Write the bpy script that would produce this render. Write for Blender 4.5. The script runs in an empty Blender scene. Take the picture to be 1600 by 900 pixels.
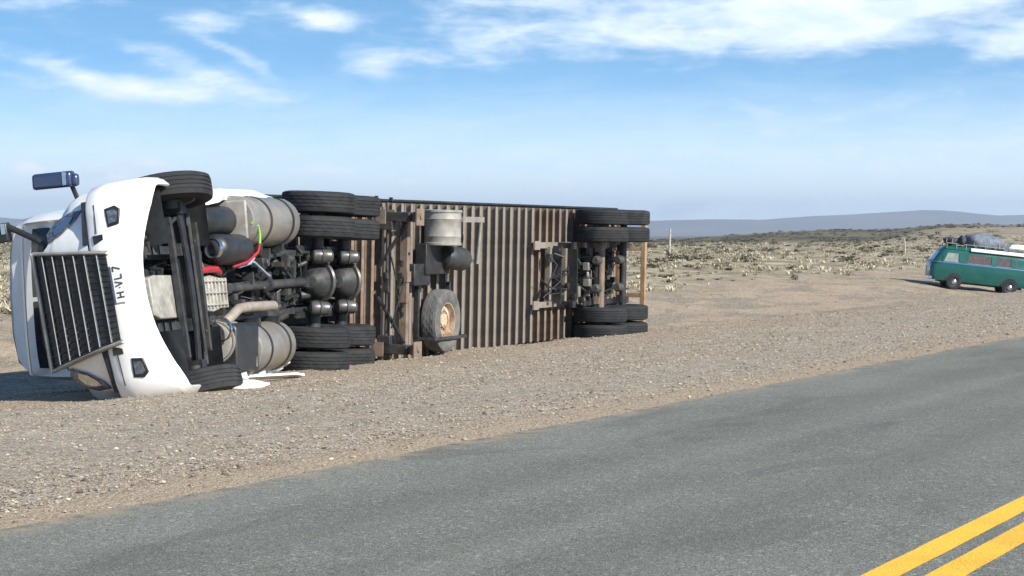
import bpy, math, random
import numpy as np
from mathutils import Matrix, Vector

random.seed(7)
RNG = np.random.default_rng(11)
PI = math.pi
R = math.radians
scene = bpy.context.scene
COL = scene.collection

# ------------------------------------------------------------------ camera
EYE = 1.5
cam_data = bpy.data.cameras.new('camera')
cam_data.lens = 72.0
cam_data.sensor_width = 36.0
cam_data.shift_y = -(450 - 367) / 1600.0     # level camera, horizon a little above mid-frame
cam_data.clip_start = 0.1
cam_data.clip_end = 60000
cam = bpy.data.objects.new('camera', cam_data)
COL.objects.link(cam)
cam.location = (0, 0, EYE)
cam.rotation_euler = (PI / 2, 0, 0)
scene.camera = cam

# ------------------------------------------------------------------ light
SUN_AZ, SUN_EL = R(131), R(34)               # clockwise from +Y
S = Vector((math.sin(SUN_AZ) * math.cos(SUN_EL), math.cos(SUN_AZ) * math.cos(SUN_EL), math.sin(SUN_EL)))
sun_data = bpy.data.lights.new('sun', 'SUN')
sun_data.energy = 5.0
sun_data.angle = R(0.53)
sun_data.color = (1.0, 0.94, 0.83)
sun = bpy.data.objects.new('sun', sun_data)
COL.objects.link(sun)
sun.rotation_euler = (-S).to_track_quat('-Z', 'Y').to_euler()
sun.location = (30, -20, 40)

vs = scene.view_settings
vs.view_transform = 'Standard'
vs.look = 'None'
vs.gamma = 1.0
vs.use_curve_mapping = False
vs.exposure = 0.74


class NT:
    """tiny helper for node trees"""
    def __init__(self, tree):
        self.t = tree

    def n(self, typ, **kw):
        nd = self.t.nodes.new(typ)
        for k, v in kw.items():
            if k.startswith('i_'):
                key = k[2:]
                key = int(key) if key.isdigit() else key.replace('_', ' ')
                self.put(nd.inputs[key], v)
            else:
                setattr(nd, k, v)
        return nd

    def put(self, sock, v):
        if isinstance(v, bpy.types.NodeSocket):
            self.t.links.new(v, sock)
        else:
            sock.default_value = v

    def m(self, op, a, b=0.0, c=None, clamp=False):
        nd = self.t.nodes.new('ShaderNodeMath')
        nd.operation = op
        nd.use_clamp = clamp
        self.put(nd.inputs[0], a)
        self.put(nd.inputs[1], b)
        if c is not None:
            self.put(nd.inputs[2], c)
        return nd.outputs[0]

    def mix(self, f, a, b, blend='MIX'):
        nd = self.t.nodes.new('ShaderNodeMix')
        nd.data_type = 'RGBA'
        nd.blend_type = blend
        self.put(nd.inputs[0], f)
        for s, v in ((nd.inputs[6], a), (nd.inputs[7], b)):
            if isinstance(v, tuple):
                v = (*v[:3], 1.0)
            self.put(s, v)
        return nd.outputs[2]

    def step(self, v, lo, hi):
        nd = self.t.nodes.new('ShaderNodeMapRange')
        nd.interpolation_type = 'SMOOTHSTEP'
        self.put(nd.inputs[0], v)
        nd.inputs[1].default_value = lo
        nd.inputs[2].default_value = hi
        return nd.outputs[0]

    def noise(self, vec, scale, detail=4.0, rough=0.55, dist=0.0):
        nd = self.t.nodes.new('ShaderNodeTexNoise')
        if vec is not None:
            self.put(nd.inputs['Vector'], vec)
        nd.inputs['Scale'].default_value = scale
        nd.inputs['Detail'].default_value = detail
        nd.inputs['Roughness'].default_value = rough
        nd.inputs['Distortion'].default_value = dist
        return nd.outputs['Fac']


# ------------------------------------------------------------------ sky
world = bpy.data.worlds.new('World')
scene.world = world
world.use_nodes = True
wt = world.node_tree
wt.nodes.clear()
W = NT(wt)
tc = W.n('ShaderNodeTexCoord')
sep = W.n('ShaderNodeSeparateXYZ', i_0=tc.outputs['Generated'])
sx, sy, sz = sep.outputs
hor = W.m('SQRT', W.m('ADD', W.m('MULTIPLY', sx, sx), W.m('MULTIPLY', sy, sy)))
elv = W.m('ARCTAN2', sz, hor)                # elevation in radians
azm = W.m('ARCTAN2', sx, sy)                 # azimuth, clockwise from +Y
# deep clear air: the blue comes down close to the horizon
zup = W.m('MAXIMUM', sz, 0.0)
zz = W.m('ADD', W.m('ADD', zup, W.m('MULTIPLY', W.m('SUBTRACT', 1.0, W.m('POWER', 2.718, W.m('MULTIPLY', zup, -9.0))), 0.42)), 0.07)
skyvec = W.n('ShaderNodeVectorMath', operation='NORMALIZE', i_0=W.n('ShaderNodeCombineXYZ', i_0=sx, i_1=sy, i_2=zz).outputs[0])
nish = W.n('ShaderNodeTexSky', sky_type='NISHITA', sun_disc=False, sun_elevation=SUN_EL, sun_rotation=SUN_AZ,
           altitude=600, air_density=1.0, dust_density=0.35, ozone_density=1.6)
W.put(nish.inputs['Vector'], skyvec.outputs[0])
SKY = 0.125
base = W.mix(1.0, nish.outputs[0], W.mix(W.step(elv, 0.06, 0.5), (0.82, 1.17, 1.18), (0.75, 0.92, 0.98)), 'MULTIPLY')


def cloud_vec(ka, ke, off):
    return W.n('ShaderNodeCombineXYZ', i_0=W.m('MULTIPLY', azm, ka), i_1=W.m('MULTIPLY', elv, ke), i_2=off).outputs[0]


# cloud fields: centre azimuth / elevation, half sizes, slope, weight (all in radians)
def fld(px, py, rx, ry, w, rot=0.0):
    return ((px - 800) / 3200, (367 - py) / 3200, rx / 3200, ry / 3200, w, rot)


CLOUDS = [
    fld(1010, 48, 310, 46, 1.1, 0.03), fld(1330, 38, 150, 46, 1.15, 0.12), fld(1500, 10, 170, 16, .8, 0.1), fld(1590, 70, 110, 34, 1.0, 0.05),
    fld(1190, 15, 160, 22, .7), fld(800, 5, 130, 12, .8), fld(730, 75, 70, 32, .5),
    fld(320, 36, 66, 20, 1.1, -0.1), fld(495, 28, 78, 20, 1.15, -0.12), fld(592, 100, 62, 24, .9), fld(250, 140, 160, 24, .75, -0.08),
    fld(230, 150, 180, 20, .6, -.02), fld(290, 105, 110, 18, .75, -0.28), fld(120, 118, 110, 16, .55, -0.3), fld(370, 90, 70, 14, .7, -0.5), fld(60, 8, 110, 18, .6), fld(215, 268, 80, 20, 2.0), fld(55, 267, 24, 13, 1.6),
    fld(1500, 250, 260, 50, .62), fld(900, 250, 420, 36, .42, 0.06), fld(882, 289, 22, 13, 1.1), fld(630, 284, 26, 11, .9), fld(800, 292, 20, 9, .8), fld(500, 268, 60, 10, .5),
    fld(1400, 160, 280, 26, .38, 0.1), fld(1800, 60, 220, 50, .9), fld(-260, 90, 260, 50, .9), fld(2200, 160, 300, 60, .9), fld(-700, 200, 320, 50, .9),
]
wn = W.noise(cloud_vec(30, 90, 3.1), 1.0, 5, 0.6, 0.3)
wx = W.m('MULTIPLY', W.m('SUBTRACT', wn, 0.5), 0.018)
wn2 = W.noise(cloud_vec(30, 90, 9.4), 1.0, 4, 0.6, 0.2)
wy = W.m('MULTIPLY', W.m('SUBTRACT', wn2, 0.5), 0.006)
au, ev = W.m('ADD', azm, wx), W.m('ADD', elv, wy)
total = None
for (a0, e0, ra, re, w, rot) in CLOUDS:
    du, dv = W.m('SUBTRACT', au, a0), W.m('SUBTRACT', ev, e0)
    dv = W.m('SUBTRACT', dv, W.m('MULTIPLY', du, rot))
    q = W.m('ADD', W.m('POWER', W.m('ABSOLUTE', W.m('DIVIDE', du, ra)), 2.0), W.m('POWER', W.m('ABSOLUTE', W.m('DIVIDE', dv, re)), 2.0))
    g = W.m('MULTIPLY', W.m('POWER', 2.718, W.m('MULTIPLY', q, -1.0)), w)
    total = g if total is None else W.m('ADD', total, g)
fine = W.noise(cloud_vec(45, 120, 0.7), 1.0, 7, 0.56, 0.3)
streak = W.noise(cloud_vec(16, 90, 5.2), 1.0, 7, 0.62, 0.5)
cov = W.m('ADD', W.m('MULTIPLY', total, 0.78), W.m('ADD', W.m('MULTIPLY', W.m('SUBTRACT', fine, 0.5), 1.15), W.m('MULTIPLY', W.m('SUBTRACT', streak, 0.5), 0.95)))
# cloud thinned over the unseen sky above the frame, for less fill light
hi = W.m('MULTIPLY', W.step(elv, 0.14, 0.3), -0.12)
cov = W.m('ADD', cov, hi)
cloud = W.m('MULTIPLY', W.step(cov, 0.12, 1.12), 0.93)
body = W.noise(cloud_vec(40, 110, 2.2), 1.0, 5, 0.55, 0.2)
ccol = W.mix(W.step(body, 0.35, 0.7), (4.4, 5.2, 6.0), (5.6, 6.05, 6.5))
# milky layer above the horizon
veil = W.m('MULTIPLY', W.m('SUBTRACT', 1.0, W.step(W.m('ADD', elv, W.m('MULTIPLY', W.m('SUBTRACT', streak, .5), 0.03)), 0.020, 0.088)), 0.88)
skyc = W.mix(veil, base, (5.0, 5.75, 6.05))
lowcl = W.m('MULTIPLY', W.m('SUBTRACT', 1.0, W.step(elv, 0.004, 0.02)), W.m('MULTIPLY', W.step(fine, 0.4, 0.62), 0.55))
skyc = W.mix(lowcl, skyc, (3.7, 4.6, 5.9))
skyc = W.mix(cloud, skyc, ccol)
# one slate-grey cloud bank low on the horizon
bu, bv = W.m('SUBTRACT', au, (1090 - 800) / 3200), W.m('SUBTRACT', ev, (367 - 331) / 3200)
bq = W.m('ADD', W.m('POWER', W.m('ABSOLUTE', W.m('DIVIDE', bu, 95 / 3200)), 2.0), W.m('POWER', W.m('ABSOLUTE', W.m('DIVIDE', bv, 12 / 3200)), 2.0))
bank = W.m('MULTIPLY', W.m('POWER', 2.718, W.m('MULTIPLY', bq, -1.0)), W.step(fine, .25, .6))
skyc = W.mix(W.m('MULTIPLY', bank, .8), skyc, (3.2, 3.75, 4.7))
bg = W.n('ShaderNodeBackground', i_Color=skyc, i_Strength=SKY)
out = W.n('ShaderNodeOutputWorld')
wt.links.new(bg.outputs[0], out.inputs[0])


# ------------------------------------------------------------------ materials
def new_mat(name):
    m = bpy.data.materials.new(name)
    m.use_nodes = True
    m.node_tree.nodes.clear()
    return m, NT(m.node_tree)


def finish(m, n, color, rough, metal=0.0, normal=None, coat=0.0, spec=0.5):
    b = n.n('ShaderNodeBsdfPrincipled')
    n.put(b.inputs['Base Color'], color if not isinstance(color, tuple) else (*color[:3], 1))
    n.put(b.inputs['Roughness'], rough)
    n.put(b.inputs['Metallic'], metal)
    n.put(b.inputs['Specular IOR Level'], spec)
    b.inputs['Coat Weight'].default_value = coat
    b.inputs['Coat Roughness'].default_value = 0.06
    if normal is not None:
        n.put(b.inputs['Normal'], normal)
    o = n.n('ShaderNodeOutputMaterial')
    m.node_tree.links.new(b.outputs[0], o.inputs[0])
    return m


def worn(name, c1, c2, rough=0.6, metal=0.0, scale=6.0, bump=0.0, dust=None, dust_amt=0.5, coat=0.0, lo=.35, hi=.7, spec=.5):
    """two-tone worn surface with optional dust patches and fine relief"""
    m, n = new_mat(name)
    co = n.n('ShaderNodeTexCoord').outputs['Object']
    a = n.noise(co, scale, 6, 0.62, 0.4)
    col = n.mix(n.step(a, lo, hi), c1, c2)
    if dust is not None:
        d = n.noise(co, scale * 0.35, 5, 0.65, 0.8)
        d2 = n.noise(co, scale * 7, 3, 0.6)
        f = n.m('MULTIPLY', n.step(n.m('ADD', d, n.m('MULTIPLY', n.m('SUBTRACT', d2, .5), .25)), 0.42, 0.72), dust_amt)
        col = n.mix(f, col, dust)
    rg = n.m('ADD', n.m('MULTIPLY', n.m('SUBTRACT', a, 0.5), 0.25), rough, clamp=True)
    nor = None
    if bump:
        bn = n.n('ShaderNodeBump', i_Strength=bump, i_Distance=0.01, i_Height=n.noise(co, scale * 9, 4, 0.6))
        nor = bn.outputs[0]
    return finish(m, n, col, rg, metal, nor, coat, spec)


DUST = (0.30, 0.255, 0.20)
M = {}
M['white'] = worn('white_paint', (0.83, 0.83, 0.82), (0.78, 0.78, 0.765), 0.32, scale=3, dust=(0.56, 0.51, 0.44), dust_amt=0.35, coat=0.4)
M['black_steel'] = worn('black_chassis_steel', (0.010, 0.011, 0.013), (0.022, 0.023, 0.025), 0.5, scale=7, bump=.15, dust=(0.07, 0.066, 0.06), dust_amt=0.5)
M['grey_steel'] = worn('grey_dusty_steel', (0.018, 0.020, 0.022), (0.042, 0.043, 0.044), 0.48, scale=8, bump=.25, dust=(0.10, 0.088, 0.074), dust_amt=0.45)
M['dark_plastic'] = worn('dark_plastic', (0.010, 0.0115, 0.014), (0.02, 0.022, 0.025), 0.42, scale=5, dust=(0.06, 0.06, 0.057), dust_amt=0.35)
M['rubber'] = worn('tyre_rubber', (0.013, 0.0145, 0.017), (0.022, 0.024, 0.027), 0.8, scale=6, bump=.3, dust=(0.05, 0.049, 0.047), dust_amt=0.5, spec=.3)
M['rubber_dusty'] = worn('dusty_tyre_rubber', (0.07, 0.075, 0.078), (0.14, 0.14, 0.135), 0.85, scale=6, bump=.3, dust=(0.2, 0.185, 0.16), dust_amt=0.6, spec=.3)
M['alu'] = worn('dull_aluminium', (0.22, 0.213, 0.195), (0.31, 0.297, 0.27), 0.45, metal=0.45, scale=4, bump=.12, dust=(0.30, 0.26, 0.205), dust_amt=0.75)
M['cast'] = worn('cast_aluminium', (0.30, 0.29, 0.26), (0.42, 0.41, 0.37), 0.6, metal=0.15, scale=9, bump=.35, dust=(0.14, 0.12, 0.095), dust_amt=0.6)
M['galv'] = worn('galvanised_steel', (0.23, 0.225, 0.21), (0.33, 0.32, 0.30), 0.6, metal=0.15, scale=6, bump=.2, dust=(0.2, 0.165, 0.125), dust_amt=0.6)
M['rib'] = worn('weathered_crossmember', (0.20, 0.176, 0.15), (0.135, 0.112, 0.094), 0.72, scale=2.6, bump=.35, dust=(0.27, 0.235, 0.195), dust_amt=0.6)
M['rust'] = worn('rusty_brown_steel', (0.14, 0.098, 0.072), (0.21, 0.158, 0.122), 0.75, scale=5, bump=.4, dust=(0.27, 0.22, 0.17), dust_amt=0.5)
M['floor'] = worn('stained_floor_boards', (0.055, 0.045, 0.038), (0.10, 0.08, 0.065), 0.85, scale=4, bump=.4)
M['bar'] = worn('grille_bar_metal', (0.30, 0.305, 0.31), (0.2, 0.205, 0.21), 0.35, metal=0.7, scale=9)
M['mirror'] = worn('sky_painted_mirror', (0.022, 0.036, 0.085), (0.032, 0.048, 0.10), 0.22, scale=4, coat=.5)  # blue of the sky reflected in the mirror, put into its colour
M['chamber'] = worn('grey_chamber_metal', (0.07, 0.073, 0.076), (0.12, 0.12, 0.12), 0.34, metal=0.5, scale=6, dust=(0.2, 0.18, 0.15), dust_amt=.5)
M['chrome'] = worn('chrome', (0.66, 0.68, 0.70), (0.56, 0.58, 0.6), 0.22, metal=1.0, scale=6)
M['glass'] = worn('dark_glass', (0.012, 0.016, 0.022), (0.02, 0.025, 0.032), 0.06, scale=4, coat=0.6)
M['lamp'] = worn('lamp_lens', (0.05, 0.06, 0.08), (0.14, 0.16, 0.19), 0.1, scale=22, coat=0.8)
M['cream'] = worn('cream_rim_paint', (0.52, 0.43, 0.32), (0.33, 0.22, 0.135), 0.6, scale=7, dust=(0.16, 0.085, 0.045), dust_amt=0.95)
M['red'] = worn('red_hose', (0.40, 0.022, 0.03), (0.26, 0.018, 0.022), 0.45, scale=9)
M['green'] = worn('green_hose', (0.24, 0.52, 0.07), (0.18, 0.42, 0.06), 0.45, scale=9)
M['blue'] = worn('pale_blue_hose', (0.30, 0.36, 0.45), (0.22, 0.28, 0.36), 0.45, scale=9)
M['plate'] = worn('plate_white', (0.78, 0.79, 0.78), (0.7, 0.71, 0.7), 0.4, scale=14)
M['ink'] = worn('plate_ink', (0.05, 0.05, 0.055), (0.10, 0.10, 0.10), 0.5, scale=9)
M['exhaust'] = worn('exhaust_steel', (0.36, 0.32, 0.27), (0.26, 0.22, 0.18), 0.6, metal=0.3, scale=8, bump=.2)
M['teal'] = worn('teal_paint', (0.003, 0.070, 0.060), (0.004, 0.09, 0.076), 0.34, scale=2, dust=(0.05, 0.085, 0.08), dust_amt=0.2, coat=0.3)
M['tarp'] = worn('blue_grey_tarp', (0.085, 0.105, 0.14), (0.17, 0.195, 0.235), 0.75, scale=5, bump=.5)
M['bag'] = worn('dark_bag_cloth', (0.025, 0.03, 0.04), (0.06, 0.065, 0.08), 0.8, scale=6, bump=.4)
M['curtain'] = worn('window_curtain', (0.05, 0.04, 0.042), (0.10, 0.085, 0.085), 0.8, scale=12)
M['pale_glass'] = worn('pale_side_glass', (0.24, 0.29, 0.25), (0.16, 0.2, 0.18), 0.12, scale=4, coat=.3)
M['orange'] = worn('orange_rail_paint', (0.31, 0.185, 0.10), (0.22, 0.13, 0.075), 0.7, scale=5, bump=.3, dust=(0.4, 0.32, 0.22), dust_amt=.6)
M['wood'] = worn('weathered_post_wood', (0.42, 0.39, 0.34), (0.28, 0.25, 0.21), 0.85, scale=8, bump=.5)


def leaf_mat(name, cols, rough=0.8):
    m, n = new_mat(name)
    at = n.n('ShaderNodeAttribute', attribute_name='tone')
    ramp = n.n('ShaderNodeValToRGB')
    n.put(ramp.inputs[0], at.outputs['Fac'])
    els = ramp.color_ramp.elements
    while len(els) < len(cols):
        els.new(0.5)
    for i, c in enumerate(cols):
        els[i].position = i / (len(cols) - 1)
        els[i].color = (*c, 1)
    return finish(m, n, ramp.outputs[0], rough, spec=.25)


M['tussock'] = leaf_mat('dry_tussock', [(0.22, 0.195, 0.125), (0.40, 0.355, 0.25), (0.54, 0.49, 0.37), (0.27, 0.25, 0.17)])
M['shrub'] = leaf_mat('shrub_leaf', [(0.04, 0.038, 0.022), (0.075, 0.072, 0.044), (0.12, 0.11, 0.07), (0.19, 0.165, 0.11)])
M['stone'] = leaf_mat('gravel_stone', [(0.07, 0.063, 0.055), (0.19, 0.163, 0.13), (0.30, 0.258, 0.205), (0.35, 0.285, 0.21), (0.42, 0.375, 0.305), (0.54, 0.495, 0.43)], 0.85)


def ground_material():
    m, n = new_mat('ground_gravel')
    tcn = n.n('ShaderNodeTexCoord')
    co = tcn.outputs['Object']                # x along the road, y away from it
    sp = n.n('ShaderNodeSeparateXYZ', i_0=co)
    a, d = sp.outputs[0], sp.outputs[1]
    big = n.noise(co, 0.12, 5, 0.6, 0.5)
    mid = n.noise(co, 0.9, 6, 0.65, 0.3)
    dn = n.m('ADD', d, n.m('MULTIPLY', n.m('SUBTRACT', mid, .5), 1.6))
    dbig = n.m('ADD', d, n.m('MULTIPLY', n.m('SUBTRACT', big, .5), 9.0))
    # long streaks left by wheels and the grader, along the road
    sv = n.n('ShaderNodeCombineXYZ', i_0=n.m('MULTIPLY', a, 0.10), i_1=n.m('MULTIPLY', d, 2.2), i_2=0.0).outputs[0]
    streak_ = n.noise(sv, 1.0, 5, 0.6, 0.4)
    soil = n.mix(n.step(mid, .3, .7), (0.36, 0.262, 0.168), (0.285, 0.212, 0.140))
    grav = n.mix(n.step(n.noise(co, 2.6, 4, .6), .35, .65), (0.36, 0.308, 0.232), (0.28, 0.238, 0.178))
    w1 = n.m('MULTIPLY', n.step(dn, 0.35, 1.3), n.m('SUBTRACT', 1.0, n.step(dn, 5.2, 7.8)))
    col = n.mix(n.m('MULTIPLY', w1, n.step(n.m('ADD', streak_, n.m('MULTIPLY', big, .35)), .38, .75)), soil, grav)
    col = n.mix(n.m('MULTIPLY', n.step(streak_, .52, .75), .35), col, (0.22, 0.18, 0.14))
    # weedy and trampled patches on the bare ground further off
    pv = n.n('ShaderNodeVectorMath', operation='MULTIPLY', i_0=co, i_1=(.22, .55, 1)).outputs[0]
    pat = n.noise(pv, 1.0, 7, .72, .5)
    bare = n.step(d, 7.0, 11.0)
    col = n.mix(n.m('MULTIPLY', bare, n.m('MULTIPLY', n.step(pat, .49, .57), .75)), col, (0.145, 0.128, 0.09))
    col = n.mix(n.m('MULTIPLY', bare, n.m('MULTIPLY', n.step(pat, .47, .36), .5)), col, (0.36, 0.30, 0.22))
    # fine stones
    vor = n.n('ShaderNodeTexVoronoi', i_Scale=26.0, i_Vector=co)
    vcol = n.n('ShaderNodeSeparateColor', i_0=vor.outputs['Color'])
    vor2 = n.n('ShaderNodeTexVoronoi', i_Scale=62.0, i_Vector=co)
    vcol2 = n.n('ShaderNodeSeparateColor', i_0=vor2.outputs['Color'])
    col = n.mix(n.m('MULTIPLY', n.step(vcol.outputs[0], .72, .9), .6), col, (0.50, 0.475, 0.43))
    col = n.mix(n.m('MULTIPLY', n.step(vcol.outputs[1], .74, .9), .6), col, (0.12, 0.105, 0.09))
    col = n.mix(n.m('MULTIPLY', n.step(vcol2.outputs[0], .66, .9), .5), col, (0.44, 0.41, 0.36))
    col = n.mix(n.m('MULTIPLY', n.step(vcol2.outputs[2], .66, .9), .5), col, (0.15, 0.13, 0.11))
    # sandy edge along the asphalt
    edge = n.m('SUBTRACT', 1.0, n.step(n.m('ADD', d, n.m('MULTIPLY', n.m('SUBTRACT', mid, .5), .9)), 0.3, 0.75))
    sand = n.mix(n.step(n.noise(co, 6, 5, .7), .35, .65), (0.37, 0.295, 0.21), (0.31, 0.25, 0.18))
    col = n.mix(n.m('MULTIPLY', edge, .85), col, sand)
    # the open steppe beyond the verge
    st = n.step(dbig, 19.0, 25.0)
    st_n = n.noise(co, 0.35, 7, 0.7, 0.6)
    steppe = n.mix(n.step(st_n, .38, .62), (0.20, 0.165, 0.115), (0.39, 0.34, 0.245))
    steppe = n.mix(n.m('MULTIPLY', n.step(n.noise(co, 0.9, 6, .7, .4), .52, .62), .75), steppe, (0.13, 0.125, 0.075))
    far = n.step(d, 55.0, 170.0)
    gp = n.n('ShaderNodeNewGeometry').outputs['Position']
    f1 = n.n('ShaderNodeVectorMath', operation='MULTIPLY', i_0=gp, i_1=(.035, .004, .5)).outputs[0]
    f2 = n.n('ShaderNodeVectorMath', operation='MULTIPLY', i_0=gp, i_1=(.3, .03, .5)).outputs[0]
    fn = n.m('ADD', n.m('MULTIPLY', n.noise(f1, 1.0, 5, .65, .6), .5), n.m('MULTIPLY', n.noise(f2, 1.0, 5, .7, .3), .5))
    farc = n.mix(n.step(fn, .42, .58), (0.045, 0.043, 0.026), (0.16, 0.135, 0.08))
    steppe = n.mix(far, steppe, farc)
    col = n.mix(st, col, steppe)
    hgt = n.m('ADD', n.m('MULTIPLY', vor.outputs['Distance'], -0.6), n.m('ADD', n.m('MULTIPLY', vor2.outputs['Distance'], -0.35), n.noise(co, 9, 5, .7)))
    bn = n.n('ShaderNodeBump', i_Strength=0.75, i_Distance=0.03, i_Height=hgt)
    return finish(m, n, col, 0.95, 0, bn.outputs[0], spec=.15)


def asphalt_material():
    m, n = new_mat('worn_asphalt')
    co = n.n('ShaderNodeTexCoord').outputs['Object']
    sp = n.n('ShaderNodeSeparateXYZ', i_0=co)
    a, d = sp.outputs[0], sp.outputs[1]
    sv = n.n('ShaderNodeCombineXYZ', i_0=n.m('MULTIPLY', a, 0.12), i_1=n.m('MULTIPLY', d, 1.3), i_2=0.0).outputs[0]
    lane = n.noise(sv, 1.0, 5, .6, .3)
    big = n.noise(co, 0.55, 5, .62, .4)
    col = n.mix(n.step(lane, .35, .68), (0.132, 0.137, 0.116), (0.178, 0.182, 0.157))
    col = n.mix(n.m('MULTIPLY', n.step(big, .4, .7), .45), col, (0.205, 0.206, 0.178))
    v = n.n('ShaderNodeTexVoronoi', i_Scale=105.0, i_Vector=co)
    vc = n.n('ShaderNodeSeparateColor', i_0=v.outputs['Color'])
    col = n.mix(n.m('MULTIPLY', n.step(vc.outputs[0], .6, .92), .52), col, (0.31, 0.31, 0.29))
    col = n.mix(n.m('MULTIPLY', n.step(vc.outputs[1], .55, .92), .52), col, (0.05, 0.053, 0.052))
    v2 = n.n('ShaderNodeTexVoronoi', i_Scale=48.0, i_Vector=co)
    vc2 = n.n('ShaderNodeSeparateColor', i_0=v2.outputs['Color'])
    col = n.mix(n.m('MULTIPLY', n.step(vc2.outputs[0], .9, .98), .45), col, (0.36, 0.36, 0.34))
    col = n.mix(n.m('MULTIPLY', n.step(vc2.outputs[1], .88, .97), .4), col, (0.05, 0.052, 0.055))
    # two polished, slightly darker wheel paths and an oily strip between them
    for c0, w0, am in ((-1.35, .34, .22), (-3.15, .34, .22), (-2.25, .22, .16)):
        q = n.m('DIVIDE', n.m('SUBTRACT', n.m('ADD', d, n.m('MULTIPLY', n.m('SUBTRACT', big, .5), .5)), c0), w0)
        g_ = n.m('POWER', 2.718, n.m('MULTIPLY', n.m('MULTIPLY', q, q), -1.0))
        col = n.mix(n.m('MULTIPLY', g_, n.m('MULTIPLY', n.step(lane, .25, .6), am * 1.6)), col, (0.075, 0.078, 0.07))
    patch = n.noise(n.n('ShaderNodeVectorMath', operation='MULTIPLY', i_0=co, i_1=(.35, .9, 1)).outputs[0], 1.0, 3, .5, 1.2)
    col = n.mix(n.m('MULTIPLY', n.step(patch, .60, .64), .30), col, (0.085, 0.088, 0.08))
    dust = n.m('SUBTRACT', 1.0, n.step(n.m('MULTIPLY', d, -1.0), 0.0, 0.32))
    col = n.mix(n.m('MULTIPLY', n.m('MULTIPLY', dust, n.step(n.noise(co, 4, 6, .7, .5), .40, .62)), .7), col, (0.34, 0.265, 0.18))
    bn = n.n('ShaderNodeBump', i_Strength=0.5, i_Distance=0.008, i_Height=n.m('ADD', v.outputs['Distance'], n.noise(co, 120, 3, .6)))
    return finish(m, n, col, 0.88, 0, bn.outputs[0], spec=.2)


def line_material():
    m, n = new_mat('yellow_line_paint')
    co = n.n('ShaderNodeTexCoord').outputs['Object']
    a = n.noise(co, 18, 6, .7)
    col = n.mix(n.step(n.noise(co, 2.2, 4, .6), .35, .7), (0.74, 0.45, 0.045), (0.66, 0.38, 0.04))
    col = n.mix(n.m('MULTIPLY', n.step(a, .6, .72), .35), col, (0.22, 0.17, 0.07))
    v = n.n('ShaderNodeTexVoronoi', i_Scale=70.0, i_Vector=co)
    vc = n.n('ShaderNodeSeparateColor', i_0=v.outputs['Color'])
    col = n.mix(n.m('MULTIPLY', n.step(vc.outputs[0], .7, .95), .35), col, (0.4, 0.24, 0.05))
    bn = n.n('ShaderNodeBump', i_Strength=0.4, i_Distance=0.006, i_Height=v.outputs['Distance'])
    return finish(m, n, col, 0.75, 0, bn.outputs[0], spec=.3)


M['ground'] = ground_material()
M['asphalt'] = asphalt_material()
M['line'] = line_material()


# ------------------------------------------------------------------ mesh builder
def basis(axis):
    z = np.array(axis, float)
    z = z / np.linalg.norm(z)
    t = np.array([0, 0, 1.0]) if abs(z[2]) < 0.9 else np.array([1.0, 0, 0])
    x = np.cross(t, z)
    x /= np.linalg.norm(x)
    return x, np.cross(z, x), z


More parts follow.
